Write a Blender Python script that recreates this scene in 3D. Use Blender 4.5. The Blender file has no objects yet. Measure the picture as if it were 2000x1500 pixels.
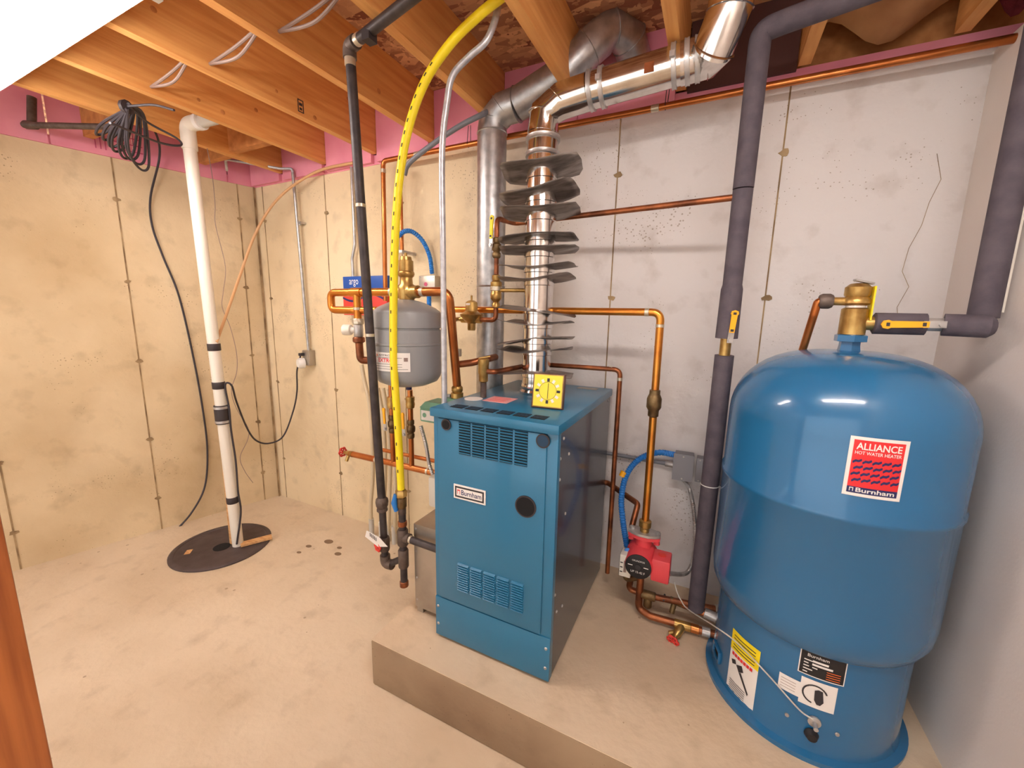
import bpy, bmesh, math, random
import numpy as np
from mathutils import Vector, Matrix, Euler
random.seed(7)
scene = bpy.context.scene
COL = scene.collection
V = Vector

# ---------------------------------------------------------------- camera
F_PX, YAW, PITCH, ROLL, CAM_H = 789.24, math.radians(26.042), math.radians(9.71), math.radians(1.1), 1.4455
c_f = V((-math.sin(YAW)*math.cos(PITCH), math.cos(YAW)*math.cos(PITCH), -math.sin(PITCH)))
c_r0 = V((math.cos(YAW), math.sin(YAW), 0)); c_u0 = c_r0.cross(c_f)
c_r = math.cos(ROLL)*c_r0 + math.sin(ROLL)*c_u0
c_u = -math.sin(ROLL)*c_r0 + math.cos(ROLL)*c_u0
CAM = V((0, 0, CAM_H))
cd = bpy.data.cameras.new('camera'); cam = bpy.data.objects.new('camera', cd); COL.objects.link(cam)
cd.sensor_fit = 'HORIZONTAL'; cd.sensor_width = 36; cd.lens = F_PX/2000*36; cd.clip_start = .01
m3 = Matrix((c_r, c_u, -c_f)).transposed()
cam.matrix_world = Matrix.Translation(CAM) @ m3.to_4x4()
scene.camera = cam

# ---------------------------------------------------------------- world, exposure
w = bpy.data.worlds.new('world'); scene.world = w; w.use_nodes = True
w.node_tree.nodes['Background'].inputs[0].default_value = (1, .97, .94, 1)
w.node_tree.nodes['Background'].inputs[1].default_value = 1.15
vs = scene.view_settings
vs.view_transform = 'Standard'; vs.look = 'None'; vs.gamma = 1; vs.use_curve_mapping = False
vs.exposure = 0.86
TUBE_POWER = 26.0       # emission of the fluorescent tubes

# ---------------------------------------------------------------- pixel -> place
def ray(x, y):
    return (c_r*((x-1000)/F_PX) - c_u*((y-750)/F_PX) + c_f).normalized()
def PY(x, y, Y): d = ray(x, y); return CAM + d*(Y/d.y)
def PX(x, y, X): d = ray(x, y); return CAM + d*(X/d.x)
def PZ(x, y, z): d = ray(x, y); return CAM + d*((z-CAM_H)/d.z)
D = 1.9037; PAD = .20
LA = V((-2.957, D, 0)); LB = V((-3.46, .18, 0))
LT = (LB-LA).normalized(); LN = V((-LT.y, LT.x, 0))          # normal of the left wall
if LN.x < 0: LN = -LN
def PL(x, y, off=0):
    d = ray(x, y); return CAM + d*(((LA + LN*off) - CAM).dot(LN)/d.dot(LN))
def PC(x, y, cx, cy, r):                                      # point on a vertical cylinder
    d = ray(x, y); a = d.x**2+d.y**2; b = 2*(-cx*d.x - cy*d.y); c = cx*cx+cy*cy-r*r
    q = b*b-4*a*c
    t = (-b-math.sqrt(max(q, 0)))/(2*a); return CAM + d*t

# ---------------------------------------------------------------- materials
def lin(c): return tuple(((v/255)/12.92 if v/255 <= .04045 else ((v/255+.055)/1.055)**2.4) for v in c)+(1,)
MATS = {}
def mat(name, rgb, rough=.5, metal=0, rgb2=None, scale=20, stretch=(1, 1, 1), bump=0, bscale=None, coat=0, emit=0, detail=6, lo=.35, hi=.65):
    m = bpy.data.materials.new(name); m.use_nodes = True; nt = m.node_tree; b = nt.nodes['Principled BSDF']
    b.inputs['Base Color'].default_value = lin(rgb); b.inputs['Roughness'].default_value = rough; b.inputs['Metallic'].default_value = metal
    if coat: b.inputs['Coat Weight'].default_value = coat; b.inputs['Coat Roughness'].default_value = .08
    if emit: b.inputs['Emission Color'].default_value = lin(rgb); b.inputs['Emission Strength'].default_value = emit
    if rgb2 or bump:
        tc = nt.nodes.new('ShaderNodeTexCoord'); mp = nt.nodes.new('ShaderNodeMapping'); mp.inputs['Scale'].default_value = stretch
        nt.links.new(tc.outputs['Object'], mp.inputs['Vector'])
        n = nt.nodes.new('ShaderNodeTexNoise'); n.inputs['Scale'].default_value = scale; n.inputs['Detail'].default_value = detail
        nt.links.new(mp.outputs[0], n.inputs['Vector'])
        if rgb2:
            r = nt.nodes.new('ShaderNodeValToRGB'); r.color_ramp.elements[0].color = lin(rgb2); r.color_ramp.elements[1].color = lin(rgb)
            r.color_ramp.elements[0].position = lo; r.color_ramp.elements[1].position = hi
            nt.links.new(n.outputs[0], r.inputs[0]); nt.links.new(r.outputs[0], b.inputs['Base Color'])
        if bump:
            n2 = nt.nodes.new('ShaderNodeTexNoise'); n2.inputs['Scale'].default_value = bscale or scale*3; n2.inputs['Detail'].default_value = 4
            nt.links.new(mp.outputs[0], n2.inputs['Vector'])
            bp = nt.nodes.new('ShaderNodeBump'); bp.inputs['Strength'].default_value = bump; bp.inputs['Distance'].default_value = .01
            nt.links.new(n2.outputs[0], bp.inputs['Height']); nt.links.new(bp.outputs[0], b.inputs['Normal'])
    MATS[name] = m; return m

def concrete(name, rgb, rgb2, pit, xgrad=None, pits=30, pitsize=.10):
    m = mat(name, rgb, .85, 0, rgb2, 1.6, bump=.25, bscale=35, lo=.3, hi=.6); nt = m.node_tree; b = nt.nodes['Principled BSDF']
    src = b.inputs['Base Color'].links[0].from_socket
    tc = nt.nodes.new('ShaderNodeTexCoord')
    def mixc(fac, a, c2, bl='MIX'):
        mx = nt.nodes.new('ShaderNodeMix'); mx.data_type = 'RGBA'; mx.blend_type = bl
        if hasattr(fac, 'links') or hasattr(fac, 'is_linked'): nt.links.new(fac, mx.inputs[0])
        else: mx.inputs[0].default_value = fac
        nt.links.new(a, mx.inputs[6])
        if isinstance(c2, tuple): mx.inputs[7].default_value = c2
        else: nt.links.new(c2, mx.inputs[7])
        return mx.outputs[2]
    if xgrad:                                                  # base colour blends to a paler tone along X
        sx = nt.nodes.new('ShaderNodeSeparateXYZ'); nt.links.new(tc.outputs['Object'], sx.inputs[0])
        mr = nt.nodes.new('ShaderNodeMapRange'); mr.inputs[1].default_value = xgrad[0]; mr.inputs[2].default_value = xgrad[1]
        nt.links.new(sx.outputs[0], mr.inputs[0]); src = mixc(mr.outputs[0], src, lin(xgrad[2]))
    # fine mottling
    n = nt.nodes.new('ShaderNodeTexNoise'); n.inputs['Scale'].default_value = 9; n.inputs['Detail'].default_value = 9; nt.links.new(tc.outputs['Object'], n.inputs['Vector'])
    r = nt.nodes.new('ShaderNodeValToRGB'); r.color_ramp.elements[0].position = .55; r.color_ramp.elements[1].position = .8
    nt.links.new(n.outputs[0], r.inputs[0])
    ml = nt.nodes.new('ShaderNodeMath'); ml.operation = 'MULTIPLY'; ml.inputs[1].default_value = .35; nt.links.new(r.outputs[0], ml.inputs[0])
    src = mixc(ml.outputs[0], src, lin(pit))
    vo = nt.nodes.new('ShaderNodeTexVoronoi'); vo.inputs['Scale'].default_value = pits; nt.links.new(tc.outputs['Object'], vo.inputs['Vector'])
    n3 = nt.nodes.new('ShaderNodeTexNoise'); n3.inputs['Scale'].default_value = 4; nt.links.new(tc.outputs['Object'], n3.inputs['Vector'])
    th = nt.nodes.new('ShaderNodeMapRange'); th.inputs[1].default_value = .48; th.inputs[2].default_value = .75; th.inputs[3].default_value = .0; th.inputs[4].default_value = pitsize*2
    nt.links.new(n3.outputs[0], th.inputs[0])
    lt = nt.nodes.new('ShaderNodeMath'); lt.operation = 'LESS_THAN'; nt.links.new(vo.outputs['Distance'], lt.inputs[0]); nt.links.new(th.outputs[0], lt.inputs[1])
    m2 = nt.nodes.new('ShaderNodeMath'); m2.operation = 'MULTIPLY'; m2.inputs[1].default_value = .6; nt.links.new(lt.outputs[0], m2.inputs[0])
    src = mixc(m2.outputs[0], src, lin(pit))
    nt.links.new(src, b.inputs['Base Color']); return m

def osb_mat():
    m = mat('osb', (176, 112, 74), .8); nt = m.node_tree; b = nt.nodes['Principled BSDF']
    tc = nt.nodes.new('ShaderNodeTexCoord'); cols = []
    base = nt.nodes.new('ShaderNodeTexNoise'); base.inputs['Scale'].default_value = 6; nt.links.new(tc.outputs['Object'], base.inputs['Vector'])
    prev = None
    for i, (rot, st) in enumerate(((.5, (9, 28, 1)), (2.0, (10, 32, 1)), (1.2, (7, 24, 1)))):
        mp = nt.nodes.new('ShaderNodeMapping'); mp.inputs['Rotation'].default_value = (0, 0, rot); mp.inputs['Scale'].default_value = st
        nt.links.new(tc.outputs['Object'], mp.inputs['Vector'])
        vo = nt.nodes.new('ShaderNodeTexVoronoi'); vo.inputs['Scale'].default_value = 1; nt.links.new(mp.outputs[0], vo.inputs['Vector'])
        rp = nt.nodes.new('ShaderNodeValToRGB'); e = rp.color_ramp.elements; e[0].color = lin((136, 78, 54)); e[1].color = lin((230, 178, 130)); e[0].position = .1; e[1].position = .9
        nt.links.new(vo.outputs['Color'], rp.inputs[0])
        if prev is None: prev = rp.outputs[0]
        else:
            n = nt.nodes.new('ShaderNodeTexNoise'); n.inputs['Scale'].default_value = 12+5*i; nt.links.new(tc.outputs['Object'], n.inputs['Vector'])
            gt = nt.nodes.new('ShaderNodeMath'); gt.operation = 'GREATER_THAN'; gt.inputs[1].default_value = .5; nt.links.new(n.outputs[0], gt.inputs[0])
            mx = nt.nodes.new('ShaderNodeMix'); mx.data_type = 'RGBA'; nt.links.new(gt.outputs[0], mx.inputs[0]); nt.links.new(prev, mx.inputs[6]); nt.links.new(rp.outputs[0], mx.inputs[7]); prev = mx.outputs[2]
    nt.links.new(prev, b.inputs['Base Color'])

concrete('conc_left', (222, 202, 166), (198, 174, 136), (128, 104, 74), pits=60, pitsize=.12)
concrete('conc_back', (230, 211, 176), (214, 192, 154), (140, 120, 96), xgrad=(-1.25, -.55, (224, 219, 217)), pits=70, pitsize=.13)
concrete('conc_floor', (222, 205, 180), (204, 184, 156), (146, 122, 96), pits=12, pitsize=.06)
concrete('conc_pad', (222, 202, 174), (204, 180, 150), (140, 112, 84), pits=14, pitsize=.06)
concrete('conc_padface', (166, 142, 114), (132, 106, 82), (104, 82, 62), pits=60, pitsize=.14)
mat('seam', (176, 150, 112), .9, 0, (120, 96, 68), 12)
mat('wall_paint', (230, 223, 217), .7, 0, (223, 213, 206), 2, bump=.05, bscale=120)
mat('joist', (236, 178, 106), .6, 0, (214, 146, 78), 3.5, (14, .9, 14), bump=.08, bscale=12, lo=.3, hi=.7)
mat('joist_end', (206, 140, 80), .7, 0, (176, 112, 60), 20)
mat('wood_trim', (190, 112, 56), .4, 0, (150, 80, 36), 5, (12, 12, .6))
mat('wood_raw', (222, 176, 122), .7, 0, (196, 144, 92), 6, (2, 12, 12))
osb_mat()
mat('pink', (240, 158, 178), .7, 0, (228, 140, 164), 5)
mat('pink_ink', (196, 84, 120), .7)
mat('batt', (186, 140, 92), .75, 0, (140, 92, 54), 4, bump=.5, bscale=9)
mat('fibre', (150, 60, 70), .95, 0, (96, 30, 40), 20, bump=.6)
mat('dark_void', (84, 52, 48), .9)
mat('copper', (206, 130, 72), .3, .85, (168, 92, 44), 7, (1, 1, 1), lo=.3, hi=.7)
mat('copper_old', (176, 106, 66), .4, .75, (112, 66, 44), 14)
mat('copper_bright', (226, 156, 66), .28, .85, (200, 120, 50), 8)
mat('solder', (206, 196, 176), .4, .7)
mat('brass', (206, 172, 104), .35, .8, (160, 122, 66), 18)
mat('brass_dark', (140, 116, 78), .45, .7, (96, 74, 48), 25)
mat('iron', (74, 66, 66), .5, .3, (54, 48, 50), 25)
mat('iron_fit', (112, 98, 90), .55, .4, (82, 68, 62), 25, bump=.1)
mat('foam_ins', (92, 84, 92), .8, 0, (76, 68, 78), 20, bump=.1, bscale=150)
mat('steel', (212, 210, 208), .38, .65, (172, 168, 166), 12)
mat('galv', (196, 196, 196), .38, .85, (168, 168, 170), 30)
mat('galv_box', (186, 178, 166), .4, .7, (160, 150, 138), 6)
mat('chrome', (226, 222, 218), .14, 1.0, (206, 200, 194), 20)
mat('fin', (158, 150, 144), .42, .6, (108, 100, 96), 12, (1, 4, 1))
mat('pvc', (232, 226, 214), .4); mat('pvc_grey', (196, 192, 184), .5)
mat('white', (240, 238, 234), .5); mat('label_white', (238, 234, 230), .55)
mat('rubber', (52, 44, 46), .6); mat('cord', (54, 48, 54), .5); mat('cable_grey', (146, 124, 116), .5)
mat('sump', (82, 70, 70), .55, 0, (66, 54, 54), 14, bump=.1)
mat('hole', (14, 14, 18), .9)
mat('yellow_hose', (250, 226, 30), .4); mat('yellow', (250, 178, 26), .4); mat('yellow_tag', (248, 222, 20), .5)
mat('alu_tube', (206, 206, 210), .35, .5, (176, 176, 182), 40)
mat('grey_tube', (120, 122, 130), .5)
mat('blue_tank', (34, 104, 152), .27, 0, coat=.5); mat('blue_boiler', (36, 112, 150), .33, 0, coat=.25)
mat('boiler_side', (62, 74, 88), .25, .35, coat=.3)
mat('blue_dark', (18, 56, 84), .6)
mat('blue_conduit', (40, 124, 206), .45); mat('blue_box', (28, 82, 170), .45)
mat('red', (220, 60, 50), .45); mat('red_pump', (226, 74, 82), .42); mat('red_label', (226, 44, 48), .5); mat('navy', (36, 40, 96), .5)
mat('green', (128, 178, 150), .5, 0, (104, 152, 126), 15); mat('grey_tank', (146, 148, 150), .38, coat=.2)
mat('grey_box', (138, 138, 144), .5, .3); mat('black', (26, 24, 28), .5); mat('ink', (52, 48, 52), .6)
mat('tan_tube', (214, 168, 122), .5); mat('beige_tube', (206, 190, 160), .5)
mat('dial_face', (246, 226, 70), .45); mat('frame_wood', (82, 48, 38), .45)
mat('pinklabel', (236, 168, 168), .6); mat('tube_lit', (255, 246, 240), .5, emit=TUBE_POWER); mat('orange_ink', (226, 110, 50), .5)
mat('stain', (128, 104, 80), .85)

# ---------------------------------------------------------------- mesh builder
def frame(d):
    d = d.normalized(); a = V((0, 0, 1)) if abs(d.z) < .9 else V((1, 0, 0))
    x = d.cross(a).normalized(); return x, d.cross(x).normalized()
class MB:
    def __init__(s): s.v = []; s.f = []; s.sm = []
    def add(s, vs_, fs, smooth=False):
        o = len(s.v); s.v += [V(q) for q in vs_]; s.f += [tuple(i+o for i in f) for f in fs]; s.sm += [smooth]*len(fs); return s
    def box(s, c, size, R=None, bev=0):
        c = V(c); hx, hy, hz = [q/2 for q in size]
        if bev:
            bm = bmesh.new(); bmesh.ops.create_cube(bm, size=1)
            for v_ in bm.verts: v_.co = V((v_.co.x*size[0], v_.co.y*size[1], v_.co.z*size[2]))
            bmesh.ops.bevel(bm, geom=bm.edges[:], offset=bev, segments=2, affect='EDGES', profile=.5)
            bm.verts.index_update()
            vs_ = [(R @ v_.co if R else v_.co)+c for v_ in bm.verts]; fs = [[v_.index for v_ in f.verts] for f in bm.faces]; bm.free()
            return s.add(vs_, fs)
        vs_ = [V((x, y, z)) for x in (-hx, hx) for y in (-hy, hy) for z in (-hz, hz)]
        vs_ = [(R @ v_ if R else v_)+c for v_ in vs_]
        return s.add(vs_, [(0, 1, 3, 2), (4, 6, 7, 5), (0, 4, 5, 1), (2, 3, 7, 6), (0, 2, 6, 4), (1, 5, 7, 3)])
    def bb(s, a, b, bev=0):
        a = V(a); b = V(b); return s.box((a+b)/2, [abs(b[i]-a[i]) for i in range(3)], None, bev)
    def tube(s, pts, r, n=14, caps=True):
        pts = [V(q) for q in pts]; m = len(pts); rs = r if isinstance(r, (list, tuple)) else [r]*m
        t0 = (pts[1]-pts[0]).normalized(); x, y = frame(t0); vs_ = []
        for i, q in enumerate(pts):
            a = (pts[i]-pts[i-1]).normalized() if i else t0
            b = (pts[i+1]-pts[i]).normalized() if i < m-1 else a
            t = (a+b)
            t = t.normalized() if t.length > 1e-6 else a
            x = (x - t*x.dot(t)).normalized(); y = t.cross(x)
            k = 1/max(.5, math.cos(a.angle(b, 0)/2)) if 0 < i < m-1 else 1
            for j in range(n):
                an = 2*math.pi*j/n; vs_.append(q+(x*math.cos(an)+y*math.sin(an))*rs[i])
        fs = [(i*n+j, i*n+(j+1) % n, (i+1)*n+(j+1) % n, (i+1)*n+j) for i in range(m-1) for j in range(n)]
        s.add(vs_, fs, True)
        if caps:
            o = len(s.v)-len(vs_)
            s.f += [tuple(o+j for j in range(n-1, -1, -1)), tuple(o+(m-1)*n+j for j in range(n))]; s.sm += [False, False]
        return s
    def cyl(s, a, b, r, n=18): return s.tube([a, b], r, n)
    def lathe(s, prof, base, axis=(0, 0, 1), n=40):
        base = V(base); ax = V(axis).normalized(); x, y = frame(ax); k = len(prof)
        vs_ = [base+ax*h+(x*math.cos(2*math.pi*j/n)+y*math.sin(2*math.pi*j/n))*max(r, 1e-5) for r, h in prof for j in range(n)]
        fs = [(i*n+j, i*n+(j+1) % n, (i+1)*n+(j+1) % n, (i+1)*n+j) for i in range(k-1) for j in range(n)]
        s.add(vs_, fs, True)
        o = len(s.v)-len(vs_); s.f += [tuple(o+j for j in range(n-1, -1, -1)), tuple(o+(k-1)*n+j for j in range(n))]; s.sm += [False, False]
        return s
    def prism(s, poly, n_, t):                                  # polygon of 3-D points pushed along n_ by t
        poly = [V(q) for q in poly]; k = len(poly); d = V(n_).normalized()*t
        s.add(poly+[q+d for q in poly], [tuple(range(k-1, -1, -1)), tuple(range(k, 2*k))]+[(i, (i+1) % k, k+(i+1) % k, k+i) for i in range(k)]); return s
    def build(s, name, m, parent=None):
        me = bpy.data.meshes.new(name)
        off = world_off(parent)
        me.from_pydata([tuple(q-off) for q in s.v], [], s.f); me.polygons.foreach_set('use_smooth', s.sm); me.materials.append(MATS[m])
        bm = bmesh.new(); bm.from_mesh(me); bmesh.ops.recalc_face_normals(bm, faces=bm.faces[:]); bm.to_mesh(me); bm.free()
        try: me.set_sharp_from_angle(angle=math.radians(42))
        except Exception: pass
        o = bpy.data.objects.new(name, me); COL.objects.link(o)
        if parent is not None: o.parent = parent
        return o
def world_off(p):
    o = V((0, 0, 0))
    while p is not None: o += p.location; p = p.parent
    return o
def tag(o, label, cat, group=None, kind=None):
    if label: o['label'] = label
    if cat: o['category'] = cat
    if group: o['group'] = group
    if kind: o['kind'] = kind
    return o
def thing(name, base, label, cat, group=None):
    o = bpy.data.objects.new(name, None); COL.objects.link(o); o.location = V(base); o.empty_display_size = .05
    return tag(o, label, cat, group)
def struct(o, label=None):
    o['kind'] = 'structure'
    if label: o['label'] = label
    return o
def fillet(pts, r, n=7):
    pts = [V(q) for q in pts]; out = [pts[0]]
    for i in range(1, len(pts)-1):
        a = pts[i-1]-pts[i]; b = pts[i+1]-pts[i]; ang = a.angle(b)
        if ang > 3.1: out.append(pts[i]); continue
        k = min(r/math.tan(ang/2), a.length*.49, b.length*.49); p0 = pts[i]+a.normalized()*k; p1 = pts[i]+b.normalized()*k
        for j in range(n+1):
            t = j/n; out.append(p0*(1-t)**2+pts[i]*2*t*(1-t)+p1*t*t)
    out.append(pts[-1]); return out
def spline(pts, n=8):
    pts = [V(q) for q in pts]; P = [pts[0]*2-pts[1]]+pts+[pts[-1]*2-pts[-2]]; out = []
    for i in range(1, len(P)-2):
        a, b, c, d = P[i-1:i+3]
        for j in range(n):
            t = j/n; out.append(.5*((2*b)+(c-a)*t+(2*a-5*b+4*c-d)*t*t+(3*b-a-3*c+d)*t**3))
    out.append(pts[-1]); return out
def text_mesh(txt, fn, name, m, parent, w_, h_, bold=0):
    """flat lettering: glyph outlines fitted to a w_ x h_ box and laid on a surface by fn(u, v)"""
    cu = bpy.data.curves.new('t', 'FONT'); cu.body = txt; cu.offset = bold; cu.resolution_u = 3
    ob = bpy.data.objects.new('t', cu); COL.objects.link(ob)
    dg = bpy.context.evaluated_depsgraph_get(); dg.update(); me = bpy.data.meshes.new_from_object(ob.evaluated_get(dg))
    bpy.data.objects.remove(ob); bpy.data.curves.remove(cu)
    xs = [q.co.x for q in me.vertices]; ys = [q.co.y for q in me.vertices]
    x0, x1, y0, y1 = min(xs), max(xs), min(ys), max(ys); off = world_off(parent)
    for q in me.vertices: q.co = fn((q.co.x-x0)/(x1-x0)*w_, (q.co.y-y0)/(y1-y0)*h_)-off
    me.materials.clear(); me.materials.append(MATS[m]); me.name = name
    o = bpy.data.objects.new(name, me); COL.objects.link(o); o.parent = parent; return o
def patch(fn, u0, u1, v0, v1, name, m, parent, nu=1, nv=1):
    mb = MB(); vs_ = [fn(u0+(u1-u0)*i/nu, v0+(v1-v0)*j/nv) for j in range(nv+1) for i in range(nu+1)]
    mb.add(vs_, [(j*(nu+1)+i, j*(nu+1)+i+1, (j+1)*(nu+1)+i+1, (j+1)*(nu+1)+i) for j in range(nv) for i in range(nu)])
    return mb.build(name, m, parent)
def copy_of(o, parent, loc):
    c = o.copy(); COL.objects.link(c); c.parent = parent; c.location = loc; return c

# ================================================================ THE ROOM
XR = .70; ZT = 2.285; JB = 2.335; JT = 2.57
floor = struct(MB().bb((-6.2, -3, -.12), (XR+.15, D+.15, 0)).build('floor', 'conc_floor'), 'tan concrete basement floor')
wall_back = struct(MB().bb((-3.2, D, 0), (XR+.2, D+.2, ZT)).build('wall_back', 'conc_back'), 'poured concrete back wall behind the boiler')
a, b = LA-LT*.05, LB+LT*3.2
wl = MB(); wl.prism([a, b, b-LN*.2, a-LN*.2], (0, 0, 1), ZT); wall_left = struct(wl.build('wall_left', 'conc_left'), 'poured concrete left wall with form seams')
wall_right = struct(MB().bb((XR, -2.6, 0), (XR+.36, D, ZT-.012)).build('wall_right', 'wall_paint'), 'smooth pale right wall beside the blue tank')
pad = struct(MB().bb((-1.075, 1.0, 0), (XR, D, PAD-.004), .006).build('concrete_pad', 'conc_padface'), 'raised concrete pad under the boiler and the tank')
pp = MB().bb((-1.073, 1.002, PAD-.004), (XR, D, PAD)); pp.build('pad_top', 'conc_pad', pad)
trim = struct(MB().bb((-1.02, .06, 0), (-.848, .155, 2.1), .004).build('trim_1', 'wood_trim'), 'varnished wooden door jamb')

# form seams and tie marks on the concrete
def seam_on(pt, nrm, tang, z0, z1, parent, wd=.007):
    R_ = Matrix((tang, nrm, V((0, 0, 1)))).transposed()
    MB().box(V((pt.x, pt.y, (z0+z1)/2))+nrm*.0008, (wd, .003, z1-z0), R_).build('form_seam', 'seam', parent)
def tie_on(pt, nrm, parent, r=.02):
    mb = MB(); x, y = frame(nrm); k = 9; ring = []
    for j in range(k):
        q = r*random.uniform(.55, 1.1); an = 2*math.pi*j/k; ring.append(pt+(x*math.cos(an)+y*math.sin(an)*.7)*q+nrm*.003)
    mb.add(ring+[pt+nrm*.0015]+[q-nrm*.004 for q in ring], [(j, (j+1) % k, k) for j in range(k)]+[(j, k+1+j, k+1+(j+1) % k, (j+1) % k) for j in range(k)])
    mb.build('tie_mark', 'seam', parent)
BN = V((0, -1, 0)); BT = V((1, 0, 0))
for X in (-2.88, -2.265, -1.655, -1.045, -.435, .175):
    seam_on(V((X, D, 0)), BN, BT, .0 if X < -1.1 else PAD, ZT, wall_back, .005)
    for z in (.32, .92, 1.53, 2.06): tie_on(V((X+.004, D, z)), BN, wall_back)
for k in (.11, .72, 1.32, 1.93):
    q = LA+LT*k; seam_on(q, LN, LT, 0, ZT, wall_left)
    for z in (.22, .62, 1.12, 1.60, 2.06): tie_on(q+V((0, 0, z)), LN, wall_left)
seam_on(LA+LT*.012+LN*.012, LN, LT, 0, ZT, wall_left, .012)
# hairline crack in the paler part of the back wall
ck = [(1830, 300), (1838, 350), (1815, 395), (1800, 440), (1775, 485), (1762, 530), (1775, 560), (1752, 600), (1756, 650)]
MB().tube([PY(x, y, D-.0008) for x, y in ck], .0008, 5).build('crack', 'seam', wall_back)

# ceiling: board subfloor, joists, blocking, rim foam
ceiling = struct(MB().bb((-4.3, -2.4, JT), (1.6, D+.2, JT+.02)).build('ceiling', 'osb'), 'oriented strand board subfloor over the joists')
for X in (-2.62, -2.21, -1.80, -1.397, -.99, -.585, -.18, .225, .63, 1.04):
    y1 = D-.02
    if X < -2.7: y1 = 1.45
    MB().bb((X-.038, -2.3, JB), (X, y1, JT)).build('joist', 'joist', ceiling)
for X0, X1, Y in ((-3.14, -2.66, 1.10), (-3.0, -2.66, 1.58), (-2.62, -2.25, 1.55)):
    MB().bb((X0, Y, JB+.015), (X1, Y+.04, JT)).build('blocking', 'joist_end', ceiling)
MB().bb((-2.98, D-.005, ZT), (XR+.2, D+.14, JB)).build('sill_plate', 'pink', wall_back)
MB().prism([LA-LN*.004-LT*.02, LB+LT*2-LN*.004, LB+LT*2-LN*.15, LA-LN*.15-LT*.02], (0, 0, 1), JB-ZT).build('sill_plate', 'pink', wall_left).location.z = ZT
js = [-2.96, -2.62, -2.21, -1.80, -1.397, -.99, -.585, -.18, .225, .63]
for i in range(len(js)-1):
    x0, x1 = js[i]+.002, js[i+1]-.04
    if i == len(js)-2 or i == len(js)-3: continue
    MB().bb((x0, D-.03+random.uniform(0, .01), JB-.045), (x1, D+.02, JT)).build('foam_panel', 'pink', wall_back)
k0 = 0
for k1 in (.16, .33, .62, .95, 1.27, 1.6, 2.3):
    q0, q1 = LA+LT*(k0+.004), LA+LT*(k1-.004); j = LN*random.uniform(.0, .012)
    o = MB().prism([q0+j, q1+j, q1-LN*.05, q0-LN*.05], (0, 0, 1), JT-ZT-.002).build('foam_panel', 'pink', wall_left); o.location.z = ZT+.001
    if k1 == .95: ref = (q0+j, LN)
    k0 = k1
MB().bb((-4.2, D+.10, JB), (1.5, D+.14, JT)).build('rim_board', 'joist_end', wall_back)
MB().bb((XR+.32, -2.4, ZT), (XR+.36, D+.1, JT)).build('rim_board', 'wall_paint', wall_right)
# print on the foam
mb = MB(); q0 = LA+LT*.78+LN*.0135
for i in range(3):
    mb.prism([q0-LT*(.02*i)+V((0, 0, ZT+.03)), q0-LT*(.02*i+.005)+V((0, 0, ZT+.03)), q0-LT*(.02*i+.005)+V((0, 0, ZT+.15)), q0-LT*(.02*i)+V((0, 0, ZT+.15))], LN, .001)
for z in (.05, .085, .12):
    mb.prism([q0-LT*.065+V((0, 0, ZT+z)), q0-LT*.2+V((0, 0, ZT+z)), q0-LT*.2+V((0, 0, ZT+z+.006)), q0-LT*.065+V((0, 0, ZT+z+.006))], LN, .001)
mb.build('printed_mark', 'pink_ink', wall_left)
# insulation batts in the bays on the right, and the dark bay of the flue
def batt(x0, x1, name, m, y0=1.15):
    mb = MB(); nx, ny = 10, 16; vs_ = []
    for j in range(ny+1):
        for i in range(nx+1):
            u = i/nx; t = j/ny; x = x0+(x1-x0)*u; y = y0+(D-.01-y0)*t
            z = JT-.02-.11*math.sin(math.pi*u)*(.6+.4*math.sin(5*t+3*u))-.10*t*t+.02*math.sin(9*u+13*t)
            vs_.append((x, y, z))
    mb.add(vs_, [(j*(nx+1)+i, j*(nx+1)+i+1, (j+1)*(nx+1)+i+1, (j+1)*(nx+1)+i) for j in range(ny) for i in range(nx)], True)
    mb.build(name, m, ceiling)
batt(.228, .588, 'insulation_batt', 'batt'); batt(.634, .80, 'insulation_batt', 'fibre')
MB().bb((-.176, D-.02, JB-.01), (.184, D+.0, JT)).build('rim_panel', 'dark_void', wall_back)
# lumber stamp and knots on the joists
def on_jx(X, x, y): return PX(x, y, X)
mb = MB()
for px_, py_, r_ in ((500, 215, .010), (540, 178, .007), (615, 230, .010), (680, 193, .009), (740, 178, .011), (545, 285, .007), (188, 124, .009), (300, 18, .010), (435, 219, .011), (388, 195, .008), (860, 170, .012)):
    Xj = min((-2.62, -2.21, -1.80, -1.397, -.99), key=lambda X: abs(PX(px_, py_, X).z-2.45)); c_ = PX(px_, py_, Xj)
    if JB+.01 < c_.z < JT-.01: mb.lathe([(r_, 0), (r_*.6, .0012)], c_, (1, 0, 0), 10)
mb.build('knots', 'joist_end', ceiling)['kind'] = 'stuff'
fnj = lambda X, Y, z: (lambda u, v: V((X+.0012, Y-u, z+v)))
c_ = PX(587, 205, -1.80); mb = MB()
for dy, dz, wy, wz in ((0, 0, .03, .004), (0, -.05, .03, .004), (-.013, -.025, .004, .05), (.013, -.025, .004, .05), (0, -.018, .016, .012), (0, -.037, .012, .010)): mb.box((-1.7994, c_.y+dy, c_.z+dz+.02), (.0012, wy, wz))
mb.build('lumber_stamp', 'ink', ceiling)['kind'] = 'stuff'

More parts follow.
